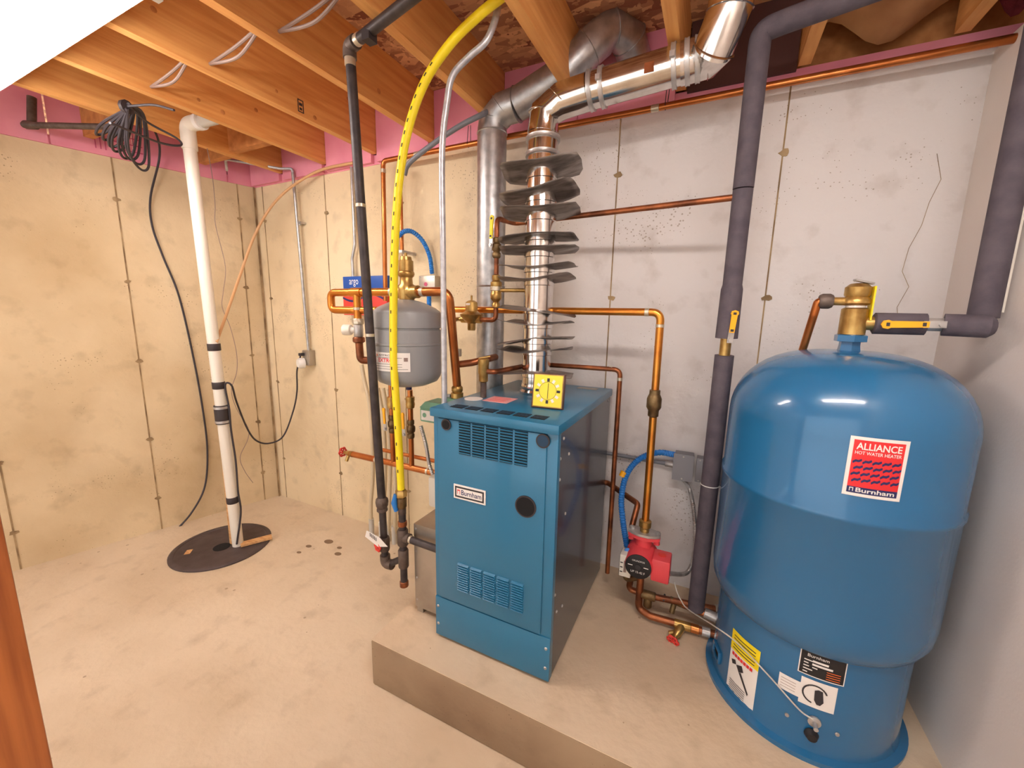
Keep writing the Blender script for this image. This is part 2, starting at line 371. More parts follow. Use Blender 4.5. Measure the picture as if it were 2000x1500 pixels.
# ================================================================ LIGHT FIXTURES
def shop_light(x0, x1, y, label):
    t = thing('fluorescent_light', ((x0+x1)/2, y, JB), label, 'light')
    mb = MB(); mb.prism([(x0, y-.03, JB), (x0, y+.03, JB), (x0, y+.085, JB-.05), (x0, y+.085, JB-.058), (x0, y-.085, JB-.058), (x0, y-.085, JB-.05)], (1, 0, 0), x1-x0); mb.build('housing', 'white', t)
    for s in (-.042, .042): MB().cyl((x0+.03, y+s, JB-.078), (x1-.03, y+s, JB-.078), .019, 14).build('tube', 'tube_lit', t)
    for X in (x0+.015, x1-.015): MB().bb((X-.012, y-.075, JB-.1), (X+.012, y+.075, JB-.058)).build('lamp_holder', 'white', t)
shop_light(-2.62, -1.36, .60, 'white fluorescent shop light fixed under the joists by the left wall')
shop_light(-.35, .60, .35, 'white fluorescent shop light fixed under the joists beside the door')

# ================================================================ HOT WATER TANK
TX, TY = .368, 1.52; TR = .292; ST = .262
tank = thing('water_heater_tank', (TX, TY, PAD), 'tall blue domed hot water heater tank with a red label', 'water heater')
prof = [(.10, 0), (.28, 0), (.281, .016), (.262, .022), (.258, .05), (.258, .33)]
MB().lathe(prof, (TX, TY, PAD), n=72).build('skirt', 'blue_tank', tank)
z0 = .318
zs_ = PC(1600, 1003, TX, TY, TR).z-PAD
prof = [(.20, z0-.02), (.245, z0), (.272, z0+.022), (.287, z0+.055), (TR, z0+.10), (TR, zs_-.012), (TR+.005, zs_-.006), (TR+.005, zs_+.006), (TR, zs_+.012), (TR, .955)]
for j in range(1, 13):
    an = j/12*math.pi/2; prof.append((.03+(TR-.03)*math.cos(an)**.8 if j < 12 else .03, .955+.205*math.sin(an)))
MB().lathe(prof, (TX, TY, PAD), n=80).build('tank_body', 'blue_tank', tank)
mb = MB().lathe([(.03, 1.150), (.026, 1.175), (.026, 1.185), (.040, 1.187), (.040, 1.205), (.028, 1.21)], (TX, TY, PAD), n=6); mb.build('hex_nut', 'blue_tank', tank)
def cyl_fn(cx, cy, r, a0, z0_):                               # u along the surface to the right as seen, v up
    return lambda u, v: V((cx+r*math.cos(a0+u/r), cy+r*math.sin(a0+u/r), z0_+v))
def cyl_at(px_, py_, cx, cy, r): q = PC(px_, py_, cx, cy, r); return math.atan2(q.y-cy, q.x-cx), q.z
def label_on(cx, cy, r, tl, br, e=.0015):
    a0, zt = cyl_at(*tl, cx, cy, r); a1, zb = cyl_at(*br, cx, cy, r)
    return cyl_fn(cx, cy, r+e, a0, zb), (a1-a0)*r, zt-zb
def lift(fn, e, cx, cy):
    def g(u, v):
        q = fn(u, v); d = V((q.x-cx, q.y-cy, 0)).normalized(); return q+d*e
    return g
# the red label
a0, zt = cyl_at(1662, 850, TX, TY, TR); a1, _ = cyl_at(1779, 862, TX, TY, TR); _, zb = cyl_at(1642, 963, TX, TY, TR)
lw, lh = (a1-a0)*TR, zt-zb; fn = cyl_fn(TX, TY, TR+.001, a0, zb); L = lambda e: lift(fn, e, TX, TY)
lab = patch(L(0), 0, lw, 0, lh, 'brand_label', 'label_white', tank, 12, 1); lab['label'] = 'red and white brand label'
m_ = lw*.07
patch(L(.0006), m_, lw-m_, lh*.16, lh-m_, 'label_field', 'red_label', lab, 12, 1)
patch(L(.0006), m_, lw-m_, m_, lh*.16, 'label_band', 'navy', lab, 12, 1)
text_mesh('ALLIANCE', lambda u, v: L(.0012)(lw*.12+u, lh*.79+v), 'lettering', 'label_white', lab, lw*.76, lh*.115, .02)
text_mesh('HOT WATER HEATER', lambda u, v: L(.0012)(lw*.11+u, lh*.71+v), 'lettering', 'label_white', lab, lw*.78, lh*.055, .01)
text_mesh('Burnham', lambda u, v: L(.0012)(lw*.22+u, lh*.075+v), 'lettering', 'label_white', lab, lw*.66, lh*.075, .02)
patch(L(.0012), lw*.11, lw*.18, lh*.08, lh*.145, 'logo', 'label_white', lab)
patch(L(.0016), lw*.125, lw*.165, lh*.075, lh*.13, 'logo', 'navy', lab)
for r_ in range(4):                                            # rows of wave marks
    mb = MB(); f2 = L(.0012)
    for c_ in range(5):
        u0 = lw*(.09+.165*c_+(.03 if r_ % 2 else 0)); v0 = lh*(.585-.105*r_)
        pl = [(0, 0), (.05, .035), (.10, .03), (.15, .055), (.16, .02), (.11, -.01), (.06, -.005), (.01, -.035)]
        pl = [(min(u0+x*lw, lw*.925), v0+y*lh) for x, y in pl]
        mb.add([f2(u, v) for u, v in pl], [(0, 1, 6, 7), (1, 2, 5, 6), (2, 3, 4, 5)])
    mb.build('wave_mark', 'navy', lab)
# smaller labels on the skirt
def skirt_label(tl, tr, bl, m, name, parent=tank, r=.2585):
    a0, zt = cyl_at(*tl, TX, TY, r); a1, _ = cyl_at(*tr, TX, TY, r); _, zb = cyl_at(*bl, TX, TY, r)
    f = cyl_fn(TX, TY, r+.001, a0, zb); g = lambda e: lift(f, e, TX, TY)
    return patch(g(0), 0, (a1-a0)*r, 0, zt-zb, name, m, parent, 8, 1), g, (a1-a0)*r, zt-zb
wl_, g, lw, lh = skirt_label((1433, 1226), (1487, 1272), (1417, 1335), 'label_white', 'warning_label')
patch(g(.0006), 0, lw, lh*.68, lh, 'yellow_field', 'yellow_tag', wl_, 8, 1)
for i in range(5): patch(g(.0010), lw*.1, lw*.88, lh*(.72+.05*i), lh*(.735+.05*i), 'print_line', 'ink', wl_, 4, 1)
for i in range(7): patch(g(.001), lw*(.10+.108*i), lw*(.19+.108*i), lh*.605, lh*.655, 'heading_block', 'red_label', wl_)
mb = MB()
for pl in ([(.1, .52), (.25, .56), (.3, .50), (.15, .46)], [(.3, .5), (.5, .56), (.58, .48), (.42, .42)], [(.42, .42), (.5, .44), (.8, .22), (.78, .18)]): mb.add([g(.001)(lw*x, lh*y) for x, y in pl], [(0, 1, 2, 3)])
mb.build('pictogram', 'ink', wl_)
for i in range(5): patch(g(.0010), lw*.12, lw*.7, lh*(.05+.035*i), lh*(.06+.035*i), 'print_line', 'ink', wl_, 4, 1)
pl_, g, lw, lh = skirt_label((1565, 1263), (1657, 1292), (1559, 1310), 'label_white', 'rating_plate')
patch(g(.0006), lw*.025, lw*.975, lh*.04, lh*.96, 'plate_field', 'black', pl_, 8, 1)
text_mesh('Burnham', lambda u, v: g(.001)(lw*.16+u, lh*.77+v), 'lettering', 'label_white', pl_, lw*.46, lh*.12, .01)
for i in range(5): patch(g(.001), lw*.1, lw*(.2+.1*((i*7) % 3)), lh*(.12+.12*i), lh*(.16+.12*i), 'print_line', 'label_white', pl_)
for i in range(2): patch(g(.001), lw*.28, lw*(.62+.1*i), lh*(.60-.13*i), lh*(.68-.13*i), 'blank_field', 'label_white', pl_, 4, 1)
for i in range(4): patch(g(.001), lw*.6, lw*.9, lh*(.10+.09*i), lh*(.13+.09*i), 'print_line', 'orange_ink', pl_, 3, 1)
sm_, g, lw, lh = skirt_label((1523, 1311), (1566, 1325), (1520, 1340), 'label_white', 'paper_label')
for i in range(4): patch(g(.0008), lw*.1, lw*.8, lh*(.2+.18*i), lh*(.23+.18*i), 'print_line', 'cable_grey', sm_)
kn, g, lw, lh = skirt_label((1566, 1319), (1637, 1345), (1559, 1369), 'label_white', 'dial_label')
mb = MB()
for i in range(16):
    a_ = math.radians(20+i*15); a2 = a_+math.radians(15); c0 = (.42, .5)
    mb.add([g(.001)(lw*(c0[0]+r_*math.cos(q)), lh*(c0[1]+r_*math.sin(q))) for q, r_ in ((a_, .36), (a_, .31), (a2, .31), (a2, .36))], [(0, 1, 2, 3)])
mb.add([g(.001)(lw*x, lh*y) for x, y in ((.4, .66), (.5, .72), (.62, .7), (.68, .3), (.6, .16), (.5, .16), (.42, .3))], [tuple(range(7))])
mb.build('dial_print', 'ink', kn)
# thermostat stem, knob, screws and skirt opening
def sk(px_, py_, r=.259): return PC(px_, py_, TX, TY, r)
def outw(q): return V((q.x-TX, q.y-TY, 0)).normalized()
q = sk(1590, 1408); n_ = outw(q); MB().lathe([(.016, 0), (.016, .006), (.006, .008), (.006, .03)], q, n_, 16).build('thermostat_stem', 'steel', tank)
q = sk(1584, 1432); MB().lathe([(.016, 0), (.018, .004), (.012, .018)], q, outw(q), 16).build('grommet', 'black', tank)
for x, y in ((1537, 1396), (1635, 1434)): q = sk(x, y); MB().lathe([(.006, 0), (.005, .003)], q, outw(q), 10).build('screw', 'steel', tank)
a0, zt = cyl_at(1398, 1252, TX, TY, .259); a1, zb = cyl_at(1420, 1318, TX, TY, .259)
f = cyl_fn(TX, TY, .2588, a0, zb); wd = (a1-a0)*.259
wd = .055
patch(f, 0, wd, 0, zt-zb, 'skirt_opening', 'hole', tank, 4, 1)
fr = MB(); f2 = lift(f, .003, TX, TY)
fr.tube([f2(u*wd, v*(zt-zb)) for u, v in ((0, 0), (.5, -.04), (1, 0), (1.04, .5), (1, 1), (.5, 1.04), (0, 1), (-.04, .5), (0, 0))], .006, 8).build('opening_rim', 'blue_tank', tank)
# capillary wire
wire = MB().tube(spline([PY(1317, 1136, 1.57), PY(1322, 1155, 1.57), PY(1330, 1172, 1.56), PY(1344, 1190, 1.54), PC(1400, 1226, TX, TY, .30), PC(1440, 1256, TX, TY, .275), PC(1500, 1318, TX, TY, .268), sk(1560, 1385, .266), sk(1588, 1405, .272)], 8), .0022, 6)
tag(wire.build('capillary_wire', 'pvc_grey'), 'thin pale sensor wire running from the red pump to the blue tank skirt', 'wire')

# ---- fittings on the tank
NZ = PAD+1.205
tv = thing('relief_valve', (TX, TY, NZ), 'brass tee with relief valve on top of the blue tank', 'valve')
MB().lathe([(.028, 0), (.032, .003), (.032, .076), (.026, .08)], (TX, TY, NZ), n=20).build('tee', 'brass', tv)
MB().lathe([(.023, 0), (.023, .008)], (TX, TY, NZ+.079), n=20).build('thread_tape', 'white', tv)
MB().lathe([(.026, 0), (.034, .006), (.034, .016), (.027, .024), (.031, .03), (.031, .052), (.02, .062), (.006, .064)], (TX, TY, NZ+.086), n=20).build('valve_body', 'brass', tv)
MB().box((TX+.008, TY-.01, NZ+.153), (.05, .014, .005), Euler((0, .2, .3)).to_matrix()).build('lever', 'steel', tv)
MB().bb((TX+.032, TY-.022, NZ+.045), (TX+.036, TY+.018, NZ+.14)).build('hang_tag', 'yellow_tag', tv)
p0 = V((TX, TY, NZ+.098)); p1 = PY(1612, 588, TY-.01); p1.z = p0.z
MB().cyl(p0, p1, .012).build('outlet_pipe', 'brass', tv)
MB().lathe([(.018, 0), (.022, .008), (.022, .026), (.018, .034)], p1+V((.018, 0, 0)), (-1, 0, 0), 8).build('elbow_nut', 'iron_fit', tv)
MB().tube(fillet([p1, p1+V((-.018, 0, 0)), p1+V((-.022, .008, -.04)), V((p1.x-.03, p1.y+.06, NZ-.06)), V((p1.x-.06, p1.y+.26, NZ-.2)), V((p1.x-.06, p1.y+.28, PAD+.3))], .02), .011).build('discharge_pipe', 'copper', tv)
# horizontal insulated pipe from the tee to the right wall, with ball valve
hz = NZ+.036
ip = thing('insulated_pipe', (TX+.03, TY, hz), 'short black foam insulated pipe with yellow valve lever beside the brass relief valve', 'pipe')
q0, q1, q2 = V((TX+.045, TY, hz)), V((TX+.155, TY-.01, hz)), V((XR-.055, TY-.035, hz-.002))
MB().cyl((TX+.02, TY, hz), q0, .02).build('tee_branch', 'brass', ip)
MB().tube([q0, q0+V((.004, 0, 0)), q1], [.024, .031, .030]).build('foam_sleeve', 'foam_ins', ip)
MB().cyl(q1, q1+V((.04, -.004, 0)), .018).build('valve_body', 'steel', ip)
MB().tube([q1+V((.035, -.003, 0)), q2-V((.01, 0, 0)), q2], [.030, .030, .022]).build('foam_sleeve', 'foam_ins', ip)
def handle(parent, a, b, nrm, m='yellow', wd=.022, marks=True):
    a, b, nrm = V(a), V(b), V(nrm).normalized(); t = (b-a).normalized(); s = nrm.cross(t); ln = (b-a).length
    pl = [a-s*wd*.36, a+t*ln*.78-s*wd*.42, a+t*ln*.84-s*wd*.56, a+t*ln*.95-s*wd*.46, b, a+t*ln*.95+s*wd*.46, a+t*ln*.84+s*wd*.56, a+t*ln*.78+s*wd*.42, a+s*wd*.36]
    h = MB().prism(pl, nrm, .006).build('lever_handle', m, parent); h['label'] = 'yellow lever handle'
    if marks: 
        for f_ in (.1, .85):
            c = a+t*ln*f_+nrm*.0064; MB().add([c-s*.005-t*.004, c+s*.005-t*.004, c+s*.005+t*.004, c-s*.005+t*.004], [(0, 1, 2, 3)]).build('mark', 'ink', h)
    MB().prism([a-t*.035-s*.009, a+t*.01-s*.009, a+t*.01+s*.009, a-t*.035+s*.009], nrm, .003).build('lever_bracket', 'steel', parent)
    MB().lathe([(.007, 0), (.007, .006)], a-t*.025+nrm*.003, nrm, 6).build('bolt', 'steel', parent)
handle(ip, q1+V((-.005, -.036, 0)), q1+V((-.105, -.036, -.002)), (0, -1, 0))
# riser on the right wall
rr = thing('insulated_pipe', (XR-.055, TY-.04, hz), 'black foam insulated riser running up the right wall', 'pipe')
rx = PX(1921, 612, XR-.055); rt = PX(1998, 235, XR-.05); rt2 = rt+(rt-rx)*.9; rt2.z = JT
MB().tube([V((rx.x, rx.y, hz+.02)), rt, rt2], .031).build('foam_sleeve', 'foam_ins', rr)
MB().tube([V((rx.x+.032, rx.y, hz+.035)), rt+V((.032, 0, 0)), rt2+V((.032, 0, 0))], .006, 8).build('sleeve_slit', 'pvc', rr)

# ---- long insulated pipe left of the tank
YI = 1.64
lp = thing('insulated_pipe', PY(1360, 1190, YI), 'long black foam insulated pipe standing between the copper pump line and the blue tank', 'pipe')
A, B = PY(1359, 1188, YI), PY(1486, 62, 1.56)
def al(t): return A.lerp(B, t)
zv0, zv1 = 1.36, 1.565                                        # valve zone
ta, tb = (zv0-A.z)/(B.z-A.z), (zv1-A.z)/(B.z-A.z)
MB().cyl(al(0), al(ta-.02), .031).build('foam_sleeve', 'foam_ins', lp)
MB().cyl(al(ta-.03), al(ta+.015), .018).build('valve_body', 'brass', lp)
MB().tube([al(ta+.01), al(tb-.01), al(tb)], [.036, .034, .029]).build('foam_sleeve', 'foam_ins', lp)
zj = (PY(1437, 381, YI).z-A.z)/(B.z-A.z)
MB().cyl(al(tb-.005), al(zj-.001), .030).build('foam_sleeve', 'foam_ins', lp)
top = V((B.x, 1.553, JB-.038))
MB().tube(fillet([al(zj+.001), top, V((top.x+.06, 1.54, JB-.035)), V((XR-.14, 1.43, JB-.035))], .03), .031).build('foam_sleeve', 'foam_ins', lp)
handle(lp, al(ta+.02)+V((.012, -.037, 0)), al(tb-.045)+V((.016, -.037, 0)), (.2, -1, 0))
MB().lathe([(.0325, 0), (.0325, .003)], al((.83-A.z)/(B.z-A.z)), (0, 0, 1), 16).build('wire_tie', 'white', lp)

# ================================================================ BOILER
BX0, BX1, BY0, BY1, BZ0, BZ1 = -.862, -.392, 1.13, 1.84, .212, 1.12
boiler = thing('boiler', ((BX0+BX1)/2, (BY0+BY1)/2, PAD), 'blue steel cabinet boiler with louvred front standing on the concrete pad', 'boiler')
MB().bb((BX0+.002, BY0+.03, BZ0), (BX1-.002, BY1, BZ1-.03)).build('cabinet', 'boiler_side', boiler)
for x in (BX0+.03, BX1-.03):
    for y in (BY0+.05, BY1-.05): MB().bb((x-.02, y-.02, PAD), (x+.02, y+.02, BZ0+.001)).build('foot', 'iron', boiler)
MB().bb((BX0, BY0+.004, BZ0), (BX1, BY0+.03, BZ1-.03), .002).build('front_frame', 'blue_boiler', boiler)
MB().bb((BX0, BY0, BZ0), (BX1, BY0+.006, BZ0+.165), .002).build('base_panel', 'blue_boiler', boiler)
DX0, DX1, DZ0, DZ1 = BX0+.022, BX1-.035, BZ0+.172, BZ1-.036
door = MB().bb((DX0, BY0-.004, DZ0), (DX1, BY0+.006, DZ1), .003).build('front_door', 'blue_boiler', boiler)
lid = MB().bb((BX0-.006, BY0-.012, BZ1-.032), (BX1+.006, BY1+.004, BZ1), .004).build('lid', 'blue_boiler', boiler)
for x, z in ((BX0+.012, BZ0+.05), (BX0+.012, BZ0+.125), (BX1-.014, BZ0+.05), (BX1-.014, BZ0+.125)):
    MB().lathe([(.006, 0), (.004, .003)], (x, BY0, z), (0, -1, 0), 10).build('screw', 'steel', boiler)
for y, z in ((1.19, 1.06), (1.165, 1.0), (1.25, .99), (1.165, .93), (1.24, .78), (1.165, .52), (1.19, .44), (1.25, .42), (1.80, 1.07)):
    MB().lathe([(.006, 0), (.004, .003)], (BX1-.002, y, z), (1, 0, 0), 10).build('screw', 'steel', boiler)
def dq(x, y): q = PY(x, y, BY0-.004); return q.x, q.z
# upper grille: dark opening with slats, five columns
gx0, gz1 = dq(895, 823); gx1, _ = dq(1034, 840); _, gz0 = dq(895, 886)
cw = (gx1-gx0)/5
slat_me = None
def slats(x0, z0, z1, n, wd, tilt, m, depth, name='louver_slat'):
    global slat_me
    for i in range(n):
        z = z0+(z1-z0)*(i+.5)/n
        if slat_me is None or slat_me[0] != (wd, m):
            o = MB().box((0, 0, 0), (wd, .003, depth), Euler((tilt, 0, 0)).to_matrix()).build(name, m, door); o.data.transform(Matrix.Translation(world_off(door))); slat_me = ((wd, m), o.data)
        else:
            o = bpy.data.objects.new(name, slat_me[1]); COL.objects.link(o); o.parent = door
        o.location = V((x0+wd/2, BY0-.0062, z))-world_off(door)
for c in range(5):
    x0 = gx0+c*cw+cw*.06; wd = cw*.86
    MB().bb((x0, BY0-.0048, gz0), (x0+wd, BY0-.003, gz1)).build('louver_opening', 'hole', door)
    slats(x0, gz0, gz1, 12, wd, .5, 'blue_boiler', .0042)
hx0, hz1 = dq(893, 1097); hx1, _ = dq(1026, 1128); _, hz0 = dq(893, 1150); slat_me = None
cw = (hx1-hx0)/5
for c in range(5): slats(hx0+c*cw+cw*.07, hz0, hz1, 12, cw*.84, -1.05, 'blue_boiler', .012)
# sight ports
for x, y, r_, m in ((872, 829, .016, 'hole'), (1061, 861, .019, 'blue_dark'), (1027, 989, .033, 'hole')):
    X, Z_ = dq(x, y); rim = MB().lathe([(r_, 0), (r_+.004, .001), (r_+.004, .005), (r_, .005)], (X, BY0-.003, Z_), (0, -1, 0), 28).build('port_rim', 'rubber', door)
    MB().lathe([(r_, 0), (r_*.98, .0055)], (X, BY0-.003, Z_), (0, -1, 0), 28).build('port_glass', m, rim)
# name plate
nx0, nz1 = dq(887, 944); nx1, _ = dq(949, 960); _, nz0 = dq(887, 971)
npl = MB().bb((nx0, BY0-.007, nz0), (nx1, BY0-.004, nz1)).build('name_plate', 'label_white', door)
for e, m in ((.006, 'ink'), (.012, 'label_white')): MB().bb((nx0+e, BY0-.0075-e*.02, nz0+e), (nx1-e, BY0-.007, nz1-e)).build('plate_border', m, npl)
hh = nz1-nz0; ww = nx1-nx0
text_mesh('Burnham', lambda u, v: V((nx0+ww*.25+u, BY0-.0080, nz0+hh*.33+v)), 'lettering', 'navy', npl, ww*.63, hh*.36, .01)
MB().bb((nx0+ww*.12, BY0-.0080, nz0+hh*.35), (nx0+ww*.21, BY0-.0076, nz0+hh*.66)).build('logo', 'red_label', npl)
MB().bb((nx0+ww*.135, BY0-.0083, nz0+hh*.35), (nx0+ww*.195, BY0-.0079, nz0+hh*.58)).build('logo', 'label_white', npl)
# lid grille and stickers
for i in range(6):
    g0 = PZ(893+27*i, 796+4*i, BZ1); X0 = BX0+.052+i*.062
    gp = MB().bb((X0, BY0+.028, BZ1), (X0+.05, BY0+.075, BZ1+.0012)).build('vent_opening', 'hole', lid)
    for k in range(1, 4): MB().bb((X0, BY0+.028+.0118*k-.0014, BZ1+.001), (X0+.05, BY0+.028+.0118*k+.0014, BZ1+.0024)).build('vent_bar', 'blue_dark', gp)
def lidq(x, y): q = PZ(x, y, BZ1); return q
c = lidq(925, 779); MB().lathe([(.036, 0), (.036, .0012)], (c.x, c.y, BZ1), n=28).build('round_sticker', 'label_white', lid)
c = lidq(978, 781); MB().bb((c.x-.055, c.y-.05, BZ1), (c.x+.05, c.y+.05, BZ1+.001)).build('pink_sticker', 'pinklabel', lid)
mb = MB()
for i in range(4): mb.bb((c.x-.04, c.y-.035+.02*i, BZ1+.001), (c.x+.03, c.y-.030+.02*i, BZ1+.0014))
mb.build('print_line', 'red_label', lid)
c = lidq(1158, 757); MB().bb((c.x-.06, c.y-.06, BZ1), (c.x+.03, c.y-.01, BZ1+.001)).build('grey_sticker', 'galv_box', lid)
# galvanised side box
gb = MB().bb((-1.02, 1.20, .225), (BX0+.001, 1.62, .60)).build('side_box', 'galv_box', boiler); gb['label'] = 'galvanised sheet metal side box'
for z in (.26, .36, .48, .58): MB().lathe([(.005, 0), (.004, .002)], (-1.01, 1.20, z), (0, -1, 0), 8).build('screw', 'steel', gb)
for q in ((-1.0, 1.22), (-1.0, 1.6)): MB().bb((q[0]-.015, q[1]-.015, PAD), (q[0]+.015, q[1]+.015, .226)).build('foot', 'galv_box', boiler)
wb = MB().bb((-.985, 1.25, .66), (BX0+.003, 1.40, .79), .01).build('control_box', 'pvc', boiler); wb['label'] = 'white control box on the boiler side'

# dial on the boiler lid
dq0 = PZ(1068, 798, BZ1+.001); dl = thing('dial_gauge', dq0, 'square yellow dial in a dark wooden frame leaning on the flue pipe', 'gauge')
Rd = Euler((-.16, 0, .10)).to_matrix()
def dp(u, v, w_=0): return dq0+Rd @ V((u, w_, v))
S = .125
o = MB().box(dp(0, S/2, .006), (S*.93, .016, S), Rd, .002).build('frame', 'frame_wood', dl)
MB().box(dp(0, S/2, -.003), (S*.86, .004, S*.93), Rd).build('bezel', 'brass', dl)
MB().box(dp(0, S/2, -.0055), (S*.81, .002, S*.88), Rd).build('face', 'dial_face', dl)
for i in range(12):
    an = i*math.pi/6; c = dp(S*.31*math.sin(an), S/2+S*.31*math.cos(an), -.007)
    MB().box(c, (.009, .0008, .012), Rd @ Euler((0, an, 0)).to_matrix()).build('numeral', 'label_white' if i % 3 else 'ink', dl)
mb = MB()
for i in range(40):
    an, a2 = 2*math.pi*i/40, 2*math.pi*(i+1)/40
    mb.add([dp(S*r_*math.sin(q), S/2+S*r_*math.cos(q), -.0068) for q, r_ in ((an, .245), (an, .255), (a2, .255), (a2, .245))], [(0, 1, 2, 3)])
mb.build('ring', 'brass_dark', dl)
MB().box(dp(.001, S/2, -.0078), (.0016, .0008, S*.44), Rd).build('needle', 'ink', dl)
MB().bb(dq0+V((-.13, -.005, 0)), dq0+V((-.06, .005, .004))).build('rail', 'galv_box', dl) if False else None

# ================================================================ CHROME FLUE WITH FINS
fl0 = PZ(1046, 768, BZ1); FX, FY = fl0.x, fl0.y; FR = .059
flue = thing('flue_pipe', (FX, FY, BZ1), 'shiny chrome flue pipe with bent metal fins rising from the boiler', 'flue')
zt = PY(1062, 262, FY).z
MB().cyl((FX, FY, BZ1+.001), (FX, FY, zt), FR, 32).build('stack', 'chrome', flue)
MB().lathe([(FR+.006, 0), (FR+.008, .01), (FR+.002, .02), (FR+.006, .03), (FR+.002, .045)], (FX, FY, BZ1+.001), n=32).build('collar', 'chrome', flue)
e0 = V((FX, FY, zt)); zc = PY(1130, 172, FY).z
h0 = PY(1150, 178, FY+.0); h1 = PY(1330, 130, FY+.02); zz = (h0.z+h1.z)/2; 
h0 = V((h0.x, FY, zz-.012)); h1 = V((h1.x, FY+.01, zz+.012))
path = [e0, e0+V((.006, 0, .07)), e0.lerp(h0, .5)+V((-.018, 0, .045)), h0]
MB().tube(path, FR+.002, 28).build('elbow', 'chrome', flue)
for q, d in ((path[1], V((.15, 0, 1))), (path[2], V((.8, 0, .8)))): MB().lathe([(FR+.003, -.002), (FR+.006, 0), (FR+.003, .002)], q, d, 28).build('elbow_seam', 'chrome', flue)
MB().tube([h0, h1], FR, 28).build('horizontal_run', 'chrome', flue)
d = (h1-h0).normalized()
u0 = PY(1395, 92, FY-.03); u1 = PY(1425, 20, FY-.06); u2 = V((u1.x+.01, u1.y-.03, JT+.01))
path2 = [h1, h1+d*.08, u0+V((0, 0, -.005)), u1, u2]
MB().tube(path2, FR+.003, 28).build('elbow', 'chrome', flue)
for q, dd in ((path2[1], d), (path2[2], (u1-path2[1]).normalized()), (path2[3], (u2-u0).normalized())): MB().lathe([(FR+.004, -.002), (FR+.007, 0), (FR+.004, .002)], q, dd, 28).build('elbow_seam', 'chrome', flue)
for q, dd in ((h0+d*.01, d), (h0+d*.05, d), (h1-d*.02, d), (h1+d*.02, d), (h1+d*.05, d), (e0-V((0, 0, .02)), V((0, 0, 1))), (e0-V((0, 0, .075)), V((0, 0, 1)))):
    MB().lathe([(FR+.002, -.008), (FR+.007, -.007), (FR+.005, 0), (FR+.007, .007), (FR+.002, .008)], q, dd, 28).build('clamp', 'steel', flue)
for q, dd in ((h0+d*.05, d), (h1-d*.02, d)): MB().bb(q+V((-.008, -FR-.018, -.008)), q+V((.008, -FR-.004, .008))).build('clamp_screw', 'steel', flue)
c = h1-d*.09; MB().box(c+V((0, -FR-.001, -.012)), (.03, .002, .03), None).build('foil_label', 'copper_old', flue)
# fins: bent square sheets threaded on the stack
def fin(z, rot, bend, tilt, hw=.155, hd=.082):
    mb = MB(); n = 12; vs_ = []
    for j in range(n+1):
        for i in range(n+1):
            u, v = i/n*2-1, j/n*2-1
            cu = 1-.10*max(0, abs(v)-.55)/.45 if abs(v) > .55 else 1
            x, y = u*hw*cu, (-.022+v*hd)*(1-.12*max(0, abs(u)-.6)/.4)
            zz_ = bend*(abs(u)**1.5)*hw+tilt[0]*x+tilt[1]*y+.005*math.sin(3*v+2*u+z*40)
            vs_.append(V((FX, FY, z))+Matrix.Rotation(rot, 3, 'Z') @ V((x, y, zz_)))
    mb.add(vs_, [(j*(n+1)+i, j*(n+1)+i+1, (j+1)*(n+1)+i+1, (j+1)*(n+1)+i) for j in range(n) for i in range(n)], True)
    o = mb.build('fin', 'fin', flue); so = o.modifiers.new('s', 'SOLIDIFY'); so.thickness = .0015
for y, rot, bend, tl in ((343, .22, .10, (.04, -.22)), (388, -.12, .06, (.09, -.16)), (424, .26, .10, (.0, -.14)), (463, 0, -.08, (.02, -.05)), (494, .3, .07, (.02, -.08)), (524, .1, .07, (-.02, .0)), (549, -.15, .08, (.03, -.06)), (604, .1, -.04, (-.12, .06)), (632, -.1, .07, (0, .02)), (662, .1, -.05, (.12, -.02)), (684, -.15, .07, (.04, .02)), (727, .2, -.03, (0, .0))):
    fin(PY(1058, y, FY).z, rot, bend, tl)
    MB().lathe([(FR+.001, -.012), (FR+.0035, -.01), (FR+.0035, .004)], (FX, FY, PY(1058, y, FY).z-.008), n=24).build('fin_collar', 'chrome', flue)

# ================================================================ GREY VENT DUCT
VX, VY, VR = -.952, 1.70, .065
vent = thing('vent_duct', (VX, VY, 0), 'dull galvanised round vent duct behind the boiler turning up into the joists', 'duct')
zt = PY(962, 262, VY).z; e0 = V((VX, VY, zt))
MB().cyl((VX, VY, .002), e0, VR, 32).build('riser', 'galv', vent)
for y in (262, 560): MB().lathe([(VR, -.004), (VR+.003, 0), (VR, .004)], (VX, VY, PY(962, y, VY).z), n=32).build('joint_bead', 'galv', vent)
g1 = PY(1002, 200, VY); g2 = PY(1095, 150, VY); g3 = PY(1150, 95, VY-.0); g4 = PY(1195, 55, VY+.04)
g1.z = zt+.09; pts = [e0, V((VX+.005, VY, zt+.05)), V((g1.x-.045, VY, g1.z)), g1+V((.02, 0, .006))]
MB().tube(pts, VR+.001, 28).build('elbow', 'galv', vent)
MB().tube([pts[-1], g2], VR, 28).build('run', 'galv', vent)
g5 = V((g4.x+.055, VY+.10, g4.z-.02)); g6 = V((g4.x+.075, D+.02, g4.z-.09))
MB().tube([g2, g2+(g2-pts[-1]).normalized()*.03, g3, g3.lerp(g4, .55)], VR+.002, 28).build('elbow', 'galv', vent)
MB().tube([g3.lerp(g4, .5), g4, g5, g6], VR+.001, 28).build('elbow', 'galv', vent)
for q, dd in ((pts[1], V((.2, 0, 1))), (pts[2], V((1, 0, .8))), (pts[3], V((1, 0, .1))), (g2, g2-g1), (g3, g4-g2), (g4, g5-g3), (g5, g6-g4)): MB().lathe([(VR+.001, -.002), (VR+.005, 0), (VR+.001, .002)], q, dd, 28).build('elbow_seam', 'galv', vent)

